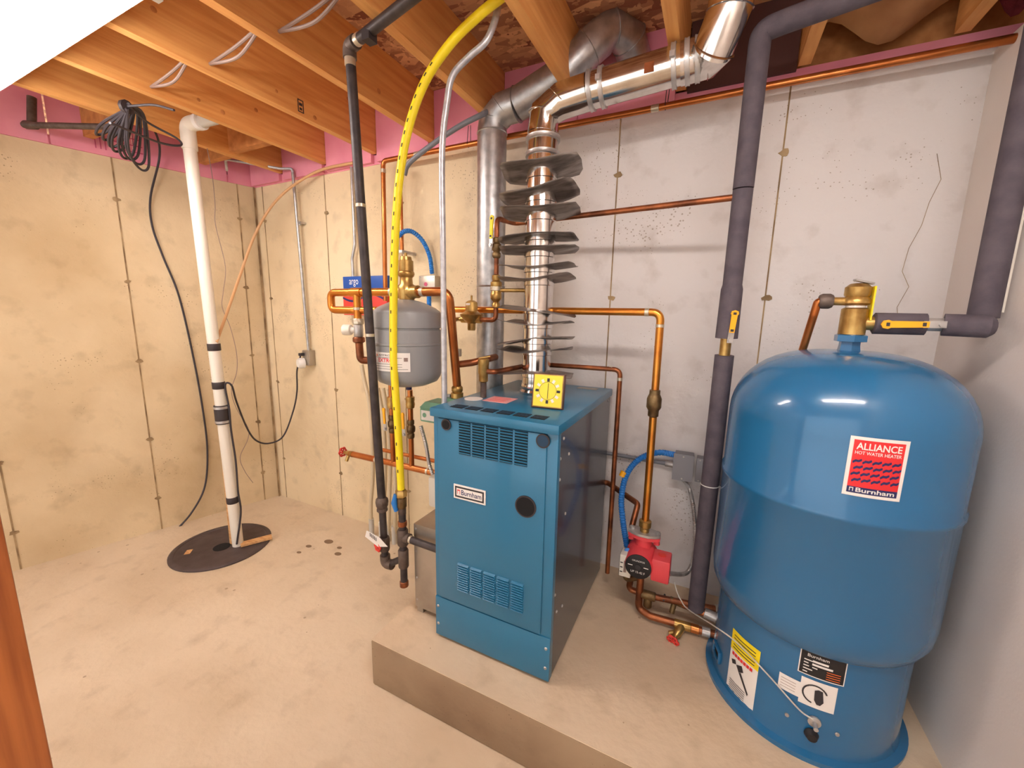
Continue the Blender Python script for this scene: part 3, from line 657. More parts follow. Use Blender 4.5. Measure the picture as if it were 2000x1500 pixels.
# ================================================================ COPPER PIPEWORK
def pipe(parent, pts, r, m='copper', name='pipe', fr=None, n=12): return MB().tube(fillet(pts, fr if fr else r*2.2), r, n).build(name, m, parent)
def collar(parent, q, d, r, ln=.02, m='solder', name='solder_joint', n=14): return MB().lathe([(r, -ln/2), (r+.0012, -ln/2+.001), (r+.0012, ln/2-.001), (r, ln/2)], q, d, n).build(name, m, parent)
def valve(parent, q, d, r, m='brass_dark'):
    return MB().lathe([(r*1.15, -.045), (r*1.35, -.04), (r*1.35, -.025), (r*1.1, -.02), (r*1.6, -.012), (r*1.7, .0), (r*1.6, .012), (r*1.1, .02), (r*1.35, .025), (r*1.35, .04), (r*1.15, .045)], q, d, 16).build('valve_body', m, parent)
# pipe along the wall top
YT = 1.80
q0, q1 = PY(748, 316, YT), PY(2000, 66, YT)
tp = thing('copper_pipe', q0, 'long copper pipe along the top of the back wall with a drop at one end', 'pipe')
zt_ = (q0.z+PY(1400, 186, YT).z)/2; q0.z = zt_; q1 = V((XR+.31, YT, zt_))
qb = PY(753, 588, YT)
pipe(tp, [qb, V((q0.x, YT, zt_)), q1], .0125)
for x in (-1.45, -.28): collar(tp, V((x, YT, zt_)), (1, 0, 0), .0125, .03)
collar(tp, V((q0.x, YT, zt_-.05)), (0, 0, 1), .0125)
for x in (915, 1300): 
    c = PY(x, 280 if x < 1000 else 205, YT); MB().tube([(c.x, YT, JB), (c.x, YT-.013, zt_), (c.x, YT, zt_-.014), (c.x+.004, YT+.013, zt_), (c.x+.012, YT, JB)], .0016, 6).build('hanger_wire', 'iron', tp)
t2 = thing('copper_pipe', PY(785, 490, 1.8), 'slim copper riser behind the yellow hose above the brass air vent', 'pipe')
a_, b_ = PY(785, 490, 1.8), PY(783, 338, 1.8); b_.x = a_.x; pipe(t2, [a_, b_, V((b_.x, 1.85, b_.z+.03))], .011)
MB().bb((a_.x-.013, 1.785, a_.z-.012), (a_.x+.013, D, a_.z+.003)).build('pipe_clip', 'steel', t2)
# branch between fins and insulated pipe
q1 = PY(1436, 385, al(zj).y); q0 = PY(1000, 398, YI); q0.z = q1.z; ZB = q1.z
# feed assembly: elbow, ball valve, backflow, reducing valve
YF = 1.552
fa = thing('water_feed_line', PY(968, 560, YF), 'copper water feed line with yellow valve lever and brass reducing valve beside the grey duct', 'pipe')
t0 = PY(976, 396, YF); t0.z = ZB
xF = PY(970, 480, YF).x
pipe(fa, [V((xF, YF, PY(970, 470, YF).z)), V((xF, YF, ZB)), V((xF+.03, 1.665, ZB)), al((ZB-A.z)/(B.z-A.z))], .0105, 'copper_old')
zz = [PY(970, y, YF).z for y in (470, 495, 515, 530, 545, 562, 575, 590, 605)]
MB().lathe([(.013, 0), (.018, .006), (.018, .02), (.013, .026), (.020, .034), (.020, .055), (.013, .062), (.016, .068), (.016, .08), (.012, .084)], (xF, YF, zz[1]-.02), n=14).build('ball_valve', 'brass_dark', fa)
handle(fa, V((xF-.012, YF-.024, zz[0]+.005)), PY(962, 420, YF-.024), (-.2, -1, 0), 'yellow_tag', .018)
zl = PY(965, 628, YF).z
MB().cyl((xF, YF, zl+.02), (xF, YF, zz[1]), .010).build('pipe', 'copper_old', fa)
MB().lathe([(.011, 0), (.017, .004), (.017, .02), (.012, .026), (.019, .034), (.024, .04), (.024, .062), (.021, .066), (.021, .086), (.024, .09), (.024, .108), (.016, .116), (.018, .122), (.018, .136), (.012, .14)], (xF, YF, PY(968, 602, YF).z), n=16).build('backflow_preventer', 'brass', fa)
collar(fa, V((xF, YF, PY(968, 564, YF).z)), (0, 0, 1), .0245, .018)
MB().cyl((xF+.02, YF, PY(985, 567, YF).z), PY(1036, 567, YF), .008).build('vent_tube', 'brass', fa)
v0 = PY(921, 624, YF); xv = v0.x; zl = v0.z
pipe(fa, [V((xF, YF, zl+.05)), V((xF, YF, zl)), V((xv+.04, YF, zl))], .0105, 'copper_old')
YS = 1.42
pl_ = PY(880, 627, YS)
pipe(fa, [V((xv-.04, YF, zl)), V((xv-.075, YF, zl)), pl_], .0095, 'brass')
rv = MB().lathe([(.016, -.048), (.018, -.042), (.018, -.018), (.03, -.008), (.05, .016), (.052, .022), (.045, .026), (.028, .036), (.026, .075), (.015, .082), (.004, .084), (.004, .105)], (xv, YF, zl), n=24); rv.cyl((xv-.05, YF, zl), (xv+.05, YF, zl), .016)
rv.build('reducing_valve', 'brass', fa)
patch(lambda u, v: V((xv+.0266*math.sin(u), YF-.0266*math.cos(u), zl+.04+v)), -.6, .3, 0, .03, 'paper_label', 'label_white', fa, 4, 1)

# supply line: long copper from the manifold to the pump
YP = 1.615
s0, s1, s2 = PY(868, 607, YP), PY(1291, 610, YP), PY(1275, 1022, YP); s0.z = s1.z; s2.x = s1.x
sl = thing('copper_pipe', s1, 'copper supply line crossing behind the flue and dropping to the red pump', 'pipe')
s2 = V((s1.x+.004, YP, s2.z))
pipe(sl, [s0, s1, s2], .0145, 'copper_bright', fr=.035)
collar(sl, s1-V((.05, 0, 0)), (1, 0, 0), .0145, .016); collar(sl, s1-V((0, 0, .05)), (0, 0, 1), .0145, .012)
zc = PY(1282, 785, YP).z
MB().lathe([(.015, -.06), (.02, -.056), (.02, -.035), (.0275, -.022), (.0275, .012), (.023, .024), (.02, .03), (.02, .045), (.015, .048)], (s1.x+.001, YP, zc), n=18).build('check_valve', 'brass_dark', sl)

# relief valve on the boiler with discharge line
rb = PZ(944, 776, BZ1); rvt = thing('relief_valve', (rb.x, rb.y, BZ1), 'brass relief valve on the boiler lid with a long copper discharge line', 'valve')
zr = PY(943, 722, rb.y).z
MB().cyl((rb.x, rb.y, BZ1), (rb.x, rb.y, zr-.03), .012).build('nipple', 'iron_fit', rvt)
MB().lathe([(.012, -.05), (.018, -.045), (.018, -.02), (.021, -.012), (.021, .018), (.022, .02), (.022, .042), (.016, .046), (.004, .047)], (rb.x, rb.y, zr), n=18).build('valve_body', 'brass', rvt)
MB().box((rb.x+.005, rb.y, zr+.05), (.045, .012, .004), Euler((0, -.2, .4)).to_matrix()).build('lever', 'brass', rvt)
r1 = PY(990, 705, 1.52); r1.z = zr-.005; r2 = V((PY(1212, 718, 1.72).x, 1.72, zr-.005)); r3 = V((r2.x, 1.72, PY(1198, 1122, 1.72).z))
pipe(rvt, [V((rb.x, rb.y, zr-.005)), V((rb.x+.05, rb.y-.0, zr-.005)), V((rb.x+.075, r1.y+.18, zr-.005)), r2, r3], .0105, 'copper_old', 'discharge_pipe', .03)
for q in (r2-V((.04, 0, 0)), r2-V((0, 0, .04))): collar(rvt, q, (1, 0, 0) if q.z == r2.z else (0, 0, 1), .0105, .014)

# ================================================================ PUMP AND LOWER PIPES
pc = PY(1276, 1085, YP); pump = thing('circulator_pump', (s2.x, YP, PAD), 'red circulator pump with a black round face under the copper line', 'pump')
zf = PY(1272, 1045, YP).z
MB().lathe([(.015, .0), (.018, .004), (.018, .02), (.024, .026), (.024, .05), (.017, .055)], (s2.x, YP, zf+.006), n=18).build('flange_neck', 'brass', pump)
def flange(z, m, nm, t=.010):
    pl = [(-.062, -.014), (-.045, -.026), (-.018, -.036), (.018, -.036), (.045, -.026), (.062, -.014), (.062, .014), (.045, .026), (.018, .036), (-.018, .036), (-.045, .026), (-.062, .014)]
    MB().prism([V((s2.x+x, YP+y, z)) for x, y in pl], (0, 0, 1), t).build(nm, m, pump)
flange(zf, 'steel', 'flange'); flange(zf-.014, 'red_pump', 'flange', .013)
for s in (-.05, .05): MB().cyl((s2.x+s, YP, zf-.03), (s2.x+s, YP, zf+.022), .006, 8).build('bolt', 'steel', pump)
for s in (-.05, .05): MB().lathe([(.012, 0), (.012, .009)], (s2.x+s, YP, zf+.010), n=6).build('nut', 'steel', pump)
for s in (-.05, .05): MB().lathe([(.013, 0), (.010, .02)], (s2.x+s, YP, zf-.034), n=8).build('flange_lug', 'red_pump', pump)
zp = PY(1262, 1112, YP-.09).z
MB().tube([(s2.x, YP, zf-.01), (s2.x, YP, zp+.03), (s2.x, YP, zp-.05)], [.030, .034, .03], 20).build('volute_neck', 'red_pump', pump)
MB().lathe([(.05, -.02), (.062, -.01), (.062, .03), (.055, .04), (.053, .10), (.05, .105)], (s2.x-.004, YP+.02, zp), (0, -1, 0), 32).build('motor_body', 'red_pump', pump)
pf = MB().lathe([(.050, .104), (.050, .110), (.047, .111)], (s2.x-.004, YP+.02, zp), (0, -1, 0), 32).build('face_plate', 'black', pump)
yfp = YP+.02-.1116; fx = s2.x-.004
text_mesh('UP 15-42 F', lambda u, v: V((fx-.027+u, yfp-.0002, zp-.026+v)), 'lettering', 'label_white', pf, .054, .009)
text_mesh('GRUNDFOS', lambda u, v: V((fx-.024+u, yfp-.0002, zp+.022+v)), 'lettering', 'label_white', pf, .048, .007)
for s in (-1, 1): MB().bb((fx+s*.03-.009, yfp-.0004, zp+.002), (fx+s*.03+.009, yfp, zp+.005)).build('print_line', 'label_white', pf)
MB().lathe([(.011, 0), (.011, .002)], (fx, yfp, zp), (0, -1, 0), 14).build('centre_screw', 'ink', pf)
MB().bb((fx+.047, YP-.075, zp-.052), (fx+.115, YP+.01, zp+.042), .006).build('terminal_box', 'red_pump', pump)
MB().lathe([(.016, 0), (.016, .002), (.012, .003)], (fx+.08, YP-.03, zp+.042), n=16).build('knockout', 'red', pump)
# sensor/relay box at the side
bx = PY(1222, 1100, YP-.05); ab = thing('relay_box', (bx.x, bx.y, PAD), 'white labelled control box hanging left of the red pump', 'control box')
MB().bb((bx.x-.022, bx.y-.02, bx.z-.05), (bx.x+.024, bx.y+.04, bx.z+.045), .004).build('case', 'pvc', ab)
MB().bb((bx.x-.004, bx.y-.0212, bx.z-.028), (bx.x+.006, bx.y-.02, bx.z+.022)).build('bar_label', 'cable_grey', ab)
for i in range(3): MB().bb((bx.x-.018, bx.y-.0212, bx.z-.03+.02*i), (bx.x-.008, bx.y-.02, bx.z-.026+.02*i)).build('print_line', 'ink', ab)
MB().bb((bx.x-.0225, bx.y-.018, bx.z-.046), (bx.x-.0215, bx.y+.038, bx.z+.042)).build('side_plate', 'black', ab)
MB().tube(fillet([(bx.x, bx.y+.02, bx.z-.045), (bx.x+.0, bx.y+.02, bx.z-.085), (s2.x-.02, YP, bx.z-.085)], .02), .012).build('well', 'brass_dark', ab)
# lower copper to the tank
zl1 = PY(1265, 1150, YP).z
lo = thing('copper_pipe', (s2.x, YP, PAD), 'low copper return pipes with red-handled drain valve between pump and tank', 'pipe')
def tk(px_, py_, r=.262): return PC(px_, py_, TX, TY, r)
e1 = PY(1266, 1203, YP-.02); e1.z = max(e1.z, PAD+.045); e2 = V((.135, 1.605, e1.z-.012))
pipe(lo, [V((s2.x, YP, zp-.05)), V((s2.x, YP-.01, e1.z-.005)), V((s2.x+.05, YP-.025, e1.z-.012)), e2], .0145, 'copper_old', 'return_pipe', .03)
collar(lo, V((s2.x, YP, PY(1263, 1160, YP).z)), (0, 0, 1), .0145, .012)
ec = e2; dirp = (ec-V((s2.x+.05, YP-.025, e1.z-.012))).normalized()
for k_, m in ((.05, 'steel'), (.09, 'copper'), (.14, 'solder')): collar(lo, ec-dirp*k_, dirp, .0165 if k_ < .1 else .0145, .03 if k_ < .1 else .006, m, 'union')
tq = V((PZ(1332, 1226, e1.z).x, 0, e1.z-.012)); tq = ec-dirp*(ec.x-tq.x); MB().cyl(tq-dirp*.03, tq+dirp*.03, .018).build('tee', 'brass', lo)
dd = V((-.35, -1, -.25)).normalized(); MB().tube([tq, tq+dd*.05, tq+dd*.055, tq+dd*.075], [.016, .016, .012, .010], 14).build('drain_valve', 'brass', lo)
MB().tube([tq+dd*.035, tq+dd*.045+V((-.03, 0, -.012))], .009, 10).build('spout', 'brass', lo)
def handwheel(parent, c, d, R_, m='red'):
    x, y = frame(d); mb = MB(); ring = [c+(x*math.cos(t)+y*math.sin(t))*R_*(1+.10*math.cos(6*t)) for t in [2*math.pi*i/36 for i in range(37)]]
    mb.tube(ring, R_*.2, 8, False)
    for i in range(3):
        an = i*math.pi/3; e = (x*math.cos(an)+y*math.sin(an))*R_; mb.tube([c-e, c+e], R_*.16, 6)
    mb.lathe([(R_*.3, -.003), (R_*.3, .005), (R_*.15, .006)], c, d, 12); h = mb.build('handwheel', m, parent); h['label'] = 'red hand wheel'
handwheel(lo, tq+dd*.085, dd, .020)
f0 = PY(1242, 1140, YP+.02); f1 = V((.18, 1.675, .30))
pipe(lo, [V((s2.x-.045, YP+.04, f0.z+.0)), V((s2.x-.045, YP+.0, f0.z-.02)), V((s2.x+.0, YP+.0, f0.z-.022)), V((s2.x+.05, YP+.0, f0.z-.022)), f1], .013, 'copper_old', 'return_pipe', .02)
MB().lathe([(.016, -.03), (.019, -.026), (.019, .03), (.016, .034)], V((s2.x+.03, YP, f0.z-.022)), (1, 0, 0), 16).build('tee', 'brass_dark', lo)
MB().lathe([(.012, -.055), (.017, -.05), (.017, -.02), (.014, -.0)], V((s2.x+.035, YP, f0.z-.022)), (0, 0, 1), 14).build('drain_cap', 'brass_dark', lo)
c = f1; d = (c-V((s2.x+.05, YP, f0.z-.022))).normalized(); collar(lo, c-d*.06, d, .017, .02, 'solder', 'union'); collar(lo, c-d*.03, d, .019, .03, 'steel', 'union')
# foot of the insulated pipe: connection to the tank
m1 = V((.14, 1.63, A.z-.012)); pipe(lo, [V((A.x-.07, YI, A.z+.002)), V((A.x-.02, YI, A.z-.006)), m1], .0125, 'copper_old', 'return_pipe', .02)
d = (m1-A).normalized(); collar(lo, A.lerp(m1, .55), d, .018, .045, 'steel', 'union')
sp = V((A.x-.075, YI, A.z)); MB().tube([sp+V((.02, 0, 0)), sp+V((-.02, -.01, .012)), sp+V((-.03, -.014, .012))], [.014, .013, .006], 12).build('spigot', 'brass_dark', lo)
MB().tube([sp+V((-.005, 0, .0)), sp+V((-.012, -.01, -.045))], .011, 10).build('spout', 'brass_dark', lo)
MB().cyl(sp+V((-.045, -.03, .012)), sp+V((-.045, .01, .012)), .004, 8).build('key_handle', 'iron', lo)
MB().cyl(sp+V((-.03, -.012, .012)), sp+V((-.046, -.012, .012)), .004, 8).build('stem', 'iron', lo)
# pipe through behind the boiler to the pump group
k0 = PX(1142, 968, BX1); k0 = PY(1142, 968, 1.72); k1 = PY(1246, 984, 1.72); k2 = PY(1234, 1030, 1.66)
bt = thing('copper_pipe', k0, 'short copper pipe emerging behind the boiler and bending down to the control box', 'pipe')
pipe(bt, [V((BX1-.05, 1.855, k1.z+.01)), V((BX1+.01, 1.855, k1.z+.01)), k1, k2, V((k2.x+.0, 1.69, bx.z+.02))], .0125, 'copper_old', fr=.02)

# junction boxes and conduits on the back wall
jz = PY(1335, 905, D)
jb = thing('junction_box', (jz.x, D, jz.z), 'grey metal junction box with blue conduit on the back wall beside the pump', 'junction box')
MB().bb((jz.x-.038, D-.06, jz.z-.058), (jz.x+.04, D-.001, jz.z+.058), .003).build('case', 'grey_box', jb)
MB().bb((jz.x-.04, D-.062, jz.z-.06), (jz.x+.042, D-.059, jz.z+.06)).build('cover', 'grey_box', jb)
for s in (-.05, .05): MB().lathe([(.004, 0), (.003, .002)], (jz.x, D-.062, jz.z+s), (0, -1, 0), 8).build('screw', 'steel', jb)
jb2 = thing('junction_box', (jz.x+.105, D, jz.z), 'second grey junction box half behind the insulated pipe', 'junction box')
MB().bb((jz.x+.052, D-.05, jz.z-.058), (jz.x+.18, D-.001, jz.z+.05), .003).build('case', 'grey_box', jb2)
for x_, z_ in ((.066, .042), (.085, .02), (.066, -.05)): MB().lathe([(.004, 0), (.003, .002)], (jz.x+x_, D-.05, jz.z+z_), (0, -1, 0), 8).build('screw', 'steel', jb2)
def ribbed(pts, r, n=10, pitch=.008, amp=.12):
    pts = [V(q) for q in pts]; dense = []; rs = []; acc = 0
    for i in range(len(pts)-1):
        L_ = (pts[i+1]-pts[i]).length; k = max(1, int(L_/(pitch/2)))
        for j in range(k): dense.append(pts[i].lerp(pts[i+1], j/k)); rs.append(r*(1+amp*(1 if len(dense) % 2 else -1)))
    dense.append(pts[-1]); rs.append(r); return MB().tube(dense, rs, n)
yb = 1.80
bc = ribbed(spline([V((jz.x-.036, D-.035, PY(1322, 884, D).z)), PY(1285, 884, 1.83), PY(1250, 896, yb), PY(1225, 925, 1.76), PY(1214, 970, 1.73), PY(1217, 1020, 1.70), PY(1226, 1075, 1.67), V((bx.x+.002, bx.y+.015, bx.z+.046))], 10), .0125)
bc = bc.build('blue_conduit', 'blue_conduit'); tag(bc, 'ribbed blue flexible conduit looping from grey junction box to the white relay box', 'conduit')
MB().lathe([(.0145, -.012), (.0145, .012)], PY(1217, 926, 1.755), (PY(1230, 912, 1.77)-PY(1213, 945, 1.745)), 14).build('tape_band', 'yellow', bc)
em = MB().cyl((BX1-.1, D-.025, PY(1318, 905, D).z+.006), (jz.x-.03, D-.025, PY(1318, 905, D).z), .009, 12)
em = em.build('metal_conduit', 'grey_tube'); tag(em, 'straight grey metal conduit running behind the boiler into the junction box', 'conduit')
MB().lathe([(.012, -.02), (.013, -.018), (.013, .015), (.016, .016), (.016, .02)], V((jz.x-.055, D-.025, PY(1318, 905, D).z)), (1, 0, 0), 12).build('connector', 'steel', em)
ar = ribbed(spline([V((jz.x, D-.03, jz.z-.058)), PY(1348, 960, 1.84), PY(1357, 1020, 1.80), PY(1356, 1080, 1.76), PY(1342, 1118, 1.70), V((fx+.112, YP-.03, zp-.03))], 12), .0085, 8, .007, .1)
tag(ar.build('armored_cable', 'steel'), 'ribbed silver armored cable from junction box down to the red pump', 'cable')

# ================================================================ EXPANSION TANK AND MANIFOLD
EX, EY, ER = -1.113, 1.30, .135
zb_, zt2 = 1.150, 1.500
et = thing('expansion_tank', (EX, EY, zb_), 'grey steel expansion tank with a white label hanging under the copper manifold', 'tank')
h_ = zt2-zb_
prof = [(.02, 0), (.08, .004), (.118, .02), (.131, .04), (ER, .06), (ER, h_*.48), (ER+.004, h_*.49), (ER+.004, h_*.505), (ER, h_*.515), (ER, h_*.655), (ER-.006, h_*.662), (ER-.006, h_*.672), (ER, h_*.68), (ER, h_*.84), (ER-.004, h_*.865), (.112, h_*.905), (.07, h_*.96), (.03, h_*.99), (.02, h_)]
MB().lathe(prof, (EX, EY, zb_), n=56).build('tank_body', 'grey_tank', et)
MB().lathe([(.012, 0), (.012, .03)], (EX, EY, zt2-.003), n=12).build('nipple', 'steel', et)
MB().lathe([(.012, 0), (.012, .02)], (EX, EY, zb_-.02), n=12).build('air_valve_cap', 'navy', et)
a0, ztp = cyl_at(733, 686, EX, EY, ER); a1, _ = cyl_at(803, 690, EX, EY, ER); _, zbt = cyl_at(735, 722, EX, EY, ER)
f = cyl_fn(EX, EY, ER+.0035, a0, zbt); lw, lh = (a1-a0)*ER, ztp-zbt; g = lambda e: lift(f, e, EX, EY)
el = patch(g(0), 0, lw, 0, lh, 'maker_label', 'label_white', et, 10, 1)
text_mesh('EXTROL', lambda u, v: g(.0006)(lw*.2+u, lh*.48+v), 'lettering', 'red_label', el, lw*.5, lh*.22, .02)
text_mesh('AMTROL', lambda u, v: g(.0006)(lw*.2+u, lh*.80+v), 'lettering', 'ink', el, lw*.4, lh*.1)
mb = MB(); mb.add([g(.0006)(lw*.11, lh*.79), g(.0006)(lw*.17, lh*.79), g(.0006)(lw*.14, lh*.93)], [(0, 1, 2)]); mb.build('logo', 'orange_ink', el)
for i, v in enumerate((.12, .25, .38, .72)): patch(g(.0006), lw*.05, lw*(.82 if i else .95), lh*v, lh*(v+.02), 'print_line', 'ink', el, 8, 1)
patch(g(.0006), lw*.86, lw*.95, lh*.55, lh*.75, 'symbol', 'cable_grey', el)
# manifold
ZM = PY(700, 571, EY).z
mf = thing('copper_manifold', (EX, EY, ZM), 'thick copper manifold with brass air eliminator above the grey expansion tank', 'pipe')
xl, xr = PY(646, 575, EY).x, PY(876, 572, EY).x
zlo = PY(690, 606, EY).z
pipe(mf, [PY(735, 606, EY+.03)*1.0, V((PY(690, 606, EY).x, EY, zlo)), V((xl, EY, zlo)), V((xl, EY, ZM)), V((EX-.05, EY, ZM))], .0165, 'copper_bright', 'header', .028)
zst = PY(878, 752, EY+.1).z
pipe(mf, [V((EX+.05, EY, ZM)), V((xr, EY, ZM)), V((xr-.004, EY+.02, ZM-.08)), V((xr-.03, EY+.10, zst))], .0175, 'copper', 'header', .04)
ae = MB().lathe([(.02, -.035), (.03, -.03), (.034, 0), (.034, .02), (.026, .03), (.024, .055), (.031, .062), (.033, .07), (.031, .078), (.029, .08), (.029, .12), (.024, .122), (.022, .135), (.006, .137), (.006, .15)], (EX, EY, ZM), n=24)
ae.lathe([(.02, -.06), (.025, -.058), (.025, -.035), (.03, -.03), (.03, .03), (.025, .035), (.025, .058), (.02, .06)], (EX, EY, ZM), (1, 0, 0), 20); ae.build('air_eliminator', 'brass', mf)
for x in (-.075, .08): collar(mf, V((EX+x, EY, ZM)), (1, 0, 0), .0178, .016)
xt = PY(697, 575, EY).x
MB().lathe([(.0195, -.03), (.0195, .03)], (xt, EY, ZM), (1, 0, 0), 16).build('tee', 'copper_bright', mf)
zq = PY(695, 622, EY).z; MB().cyl((xt, EY, ZM), (xt, EY, zq), .0165, 14).build('branch', 'copper_bright', mf); collar(mf, V((xt, EY, PY(695, 603, EY).z)), (0, 0, 1), .0168, .012)
# bypass valve with white head below the tee
bv = thing('bypass_valve', (xt, EY, zq), 'small valve with a white plastic head below the left end of the manifold', 'valve')
MB().lathe([(.022, 0), (.024, -.004), (.024, -.022), (.02, -.026)], (xt, EY, zq), n=8).build('union_nut', 'solder', bv)
MB().lathe([(.017, -.026), (.02, -.03), (.02, -.075), (.016, -.08)], (xt, EY, zq), n=16).build('valve_body', 'steel', bv)
hc = V((xt, EY, zq-.05)); hd_ = V((-1, -.35, 0)).normalized()
MB().lathe([(.012, .015), (.014, .03), (.022, .034), (.024, .045), (.023, .068), (.016, .072)], hc, hd_, 20).build('plastic_head', 'pvc', bv)
ze = PY(706, 704, EY).z
MB().lathe([(.022, -.08), (.026, -.085), (.026, -.1), (.018, -.106)], (xt, EY, zq), n=16).build('union_nut', 'copper_old', bv)
MB().tube(fillet([V((xt, EY, zq-.10)), V((xt+.004, EY, ze)), V((xt+.05, EY+.03, ze))], .02), .0165).build('elbow', 'copper_old', bv)
# supply riser beside the boiler with green flange
qf = V((xr-.03, EY+.10, zst)); 
MB().lathe([(.019, 0), (.024, -.006), (.024, -.02), (.02, -.026), (.026, -.03), (.026, -.05)], qf, n=16).build('union', 'brass', mf)
MB().tube(fillet([qf+V((0, 0, .09)), qf+V((.06, .02, .10)), qf+V((.11, .06, .115)), qf+V((.1, .15, .115))], .02), .0145).build('branch_elbow', 'copper_old', mf)
collar(mf, qf+V((0, 0, .14)), (0, 0, 1), .0178, .03)
gf = thing('green_flange', qf+V((0, 0, -.07)), 'pale green cast flange under the copper riser beside the boiler', 'flange')
MB().prism([qf+V((x, y, -.068)) for x, y in ((-.055, -.015), (-.02, -.035), (.02, -.035), (.055, -.015), (.055, .015), (.02, .035), (-.02, .035), (-.055, .015))], (0, 0, 1), .016).build('plate', 'green', gf)
MB().cyl(qf+V((0, 0, -.16)), qf+V((0, 0, -.068)), .022).build('neck', 'brass', gf)
for s in (-.042, .042): MB().lathe([(.009, 0), (.009, .012)], qf+V((s, 0, -.052)), n=6).build('bolt', 'steel', gf)
gq = PY(836, 808, 1.33)
gp_ = thing('green_circulator', gq, 'pale green circulator with a white label tucked behind the boiler edge', 'pump')
MB().bb((gq.x-.045, 1.33, gq.z-.04), (gq.x+.10, 1.42, gq.z+.025), .008).build('motor_case', 'green', gp_)
MB().prism([(gq.x-.045, 1.33, gq.z+.022), (gq.x+.1, 1.33, gq.z+.022), (gq.x+.1, 1.33, gq.z+.05), (gq.x-.015, 1.33, gq.z+.05)], (0, 1, 0), .09).build('top_case', 'green', gp_)
MB().bb((gq.x-.035, 1.3285, gq.z-.03), (gq.x+.07, 1.33, gq.z+.012)).build('label_plate', 'label_white', gp_)
MB().lathe([(.010, 0), (.010, .001)], (gq.x-.018, 1.3284, gq.z-.008), (0, -1, 0), 14).build('emblem', 'green', gp_)
MB().cyl((gq.x+.03, 1.375, gq.z-.14), (gq.x+.03, 1.375, gq.z-.038), .02).build('volute', 'green', gp_)
ar2 = ribbed(spline([PY(822, 832, 1.34), PY(832, 870, 1.33), PY(838, 905, 1.31), PY(846, 930, 1.29)], 8), .008, 8, .007, .1)
tag(ar2.build('armored_cable', 'steel'), 'ribbed silver armored cable from green circulator to the white control box', 'cable')

# return header with two ball valves
YR = 1.46
rh = thing('return_header', PY(800, 905, YR), 'copper return header with a drain spigot and two yellow-handled ball valves', 'pipe')
h0, h1 = PY(684, 886, YR), PY(850, 917, YR); h1.z = h0.z-.004; hx = h1.x+.12
pipe(rh, [h0, V((hx, YR, h0.z))], .0155, 'copper', 'header')
for x in (735, 835): c = PY(x, 895, YR); collar(rh, V((c.x, YR, h0.z)), (1, 0, 0), .0157, .012)
MB().tube([h0+V((.02, 0, 0)), h0+V((-.02, 0, 0)), h0+V((-.045, 0, 0))], [.017, .013, .008], 12).build('spigot', 'brass', rh)
MB().tube([h0+V((-.008, 0, 0)), h0+V((-.016, -.012, -.04))], .009, 10).build('spout', 'brass', rh); handwheel(rh, h0+V((-.055, 0, 0)), V((1, 0, 0)), .022)
for x, yc, ytop in ((803, 838, 762), (767, 828, 752)):
    c = PY(x, 860, YR); zt_ = PY(x, ytop, YR).z; zc_ = PY(x, yc, YR).z
    top_z = min(zt_, 1.13) if x > 790 else zt_
    MB().cyl((c.x, YR, h0.z), (c.x, YR, top_z), .0125, 12).build('riser', 'copper', rh); valve(rh, V((c.x, YR, zc_)), V((0, 0, 1)), .0125)
    MB().lathe([(.013, -.03), (.019, -.026), (.022, -.008), (.019, .004), (.021, .01), (.021, .026), (.013, .03)], (c.x, YR, PY(x, 786, YR).z), n=14).build('union', 'brass', rh)
    handle(rh, V((c.x-.016, YR-.03, zc_+.006)), V((c.x-.02, YR-.03, zc_+.085)), (0, -1, 0), 'yellow', .016, False)
z_ = PY(800, 890, YR+.08).z; MB().cyl((PY(748, 884, YR+.08).x, YR+.08, z_), (hx, YR+.08, z_), .010).build('branch', 'copper', rh)

# ================================================================ ZONE CONTROL AND CONDUITS ON THE WALL
c0 = PY(683, 542, D); c1 = PY(770, 604, D)
zc_ = thing('zone_control_box', ((c0.x+c1.x)/2, D, c1.z), 'blue and red zone control box on the wall behind the manifold', 'control box')
MB().bb((c0.x, D-.055, c0.z-.072), (c1.x, D-.001, c0.z), .003).build('upper_cover', 'blue_box', zc_)
lo_ = MB().bb((c0.x, D-.06, c1.z-.04), (c1.x, D-.001, c0.z-.073), .003).build('lower_cover', 'red', zc_)
mb = MB(); n = 14
for i in range(n):
    x0, x1 = c0.x+(c1.x-c0.x)*i/n, c0.x+(c1.x-c0.x)*(i+1)/n; za, zb2 = [c0.z-.10-.02*math.sin(k*7/n) for k in (i, i+1)]
    mb.add([(x0, D-.0606, za-.035), (x1, D-.0606, zb2-.035), (x1, D-.0606, zb2-.022), (x0, D-.0606, za-.022)], [(0, 1, 2, 3)])
mb.build('wave_print', 'navy', lo_)
text_mesh('argo', lambda u, v: V((c0.x+.055+u, D-.0556, c0.z-.062+v)), 'lettering', 'label_white', zc_, .075, .042, 0)
MB().bb((c1.x-.09, D-.0612, c1.z-.035), (c1.x-.01, D-.06, c1.z-.012)).build('print_band', 'navy', lo_)
MB().bb((c1.x-.08, D-.0618, c1.z-.026), (c1.x-.02, D-.061, c1.z-.008)).build('print_block', 'label_white', lo_)
q = [PY(684, 288, D-.02), PY(689, 400, D-.02), PY(692, 450, D-.02), PY(693, 478, D-.03), PY(688, 505, D-.03), PY(690, 545, D-.03)]
q[0].z = ZT+.06
for i in (0, 1, 2): q[i].x = q[2].x
tag(MB().tube(fillet(q, .03), .009, 10).build('metal_conduit', 'galv'), 'thin galvanised conduit dropping into the blue zone control box', 'conduit')
j2 = PY(848, 556, D); jx = thing('junction_box', (j2.x, D, j2.z), 'pale grey junction box behind the air eliminator with blue conduit on top', 'junction box')
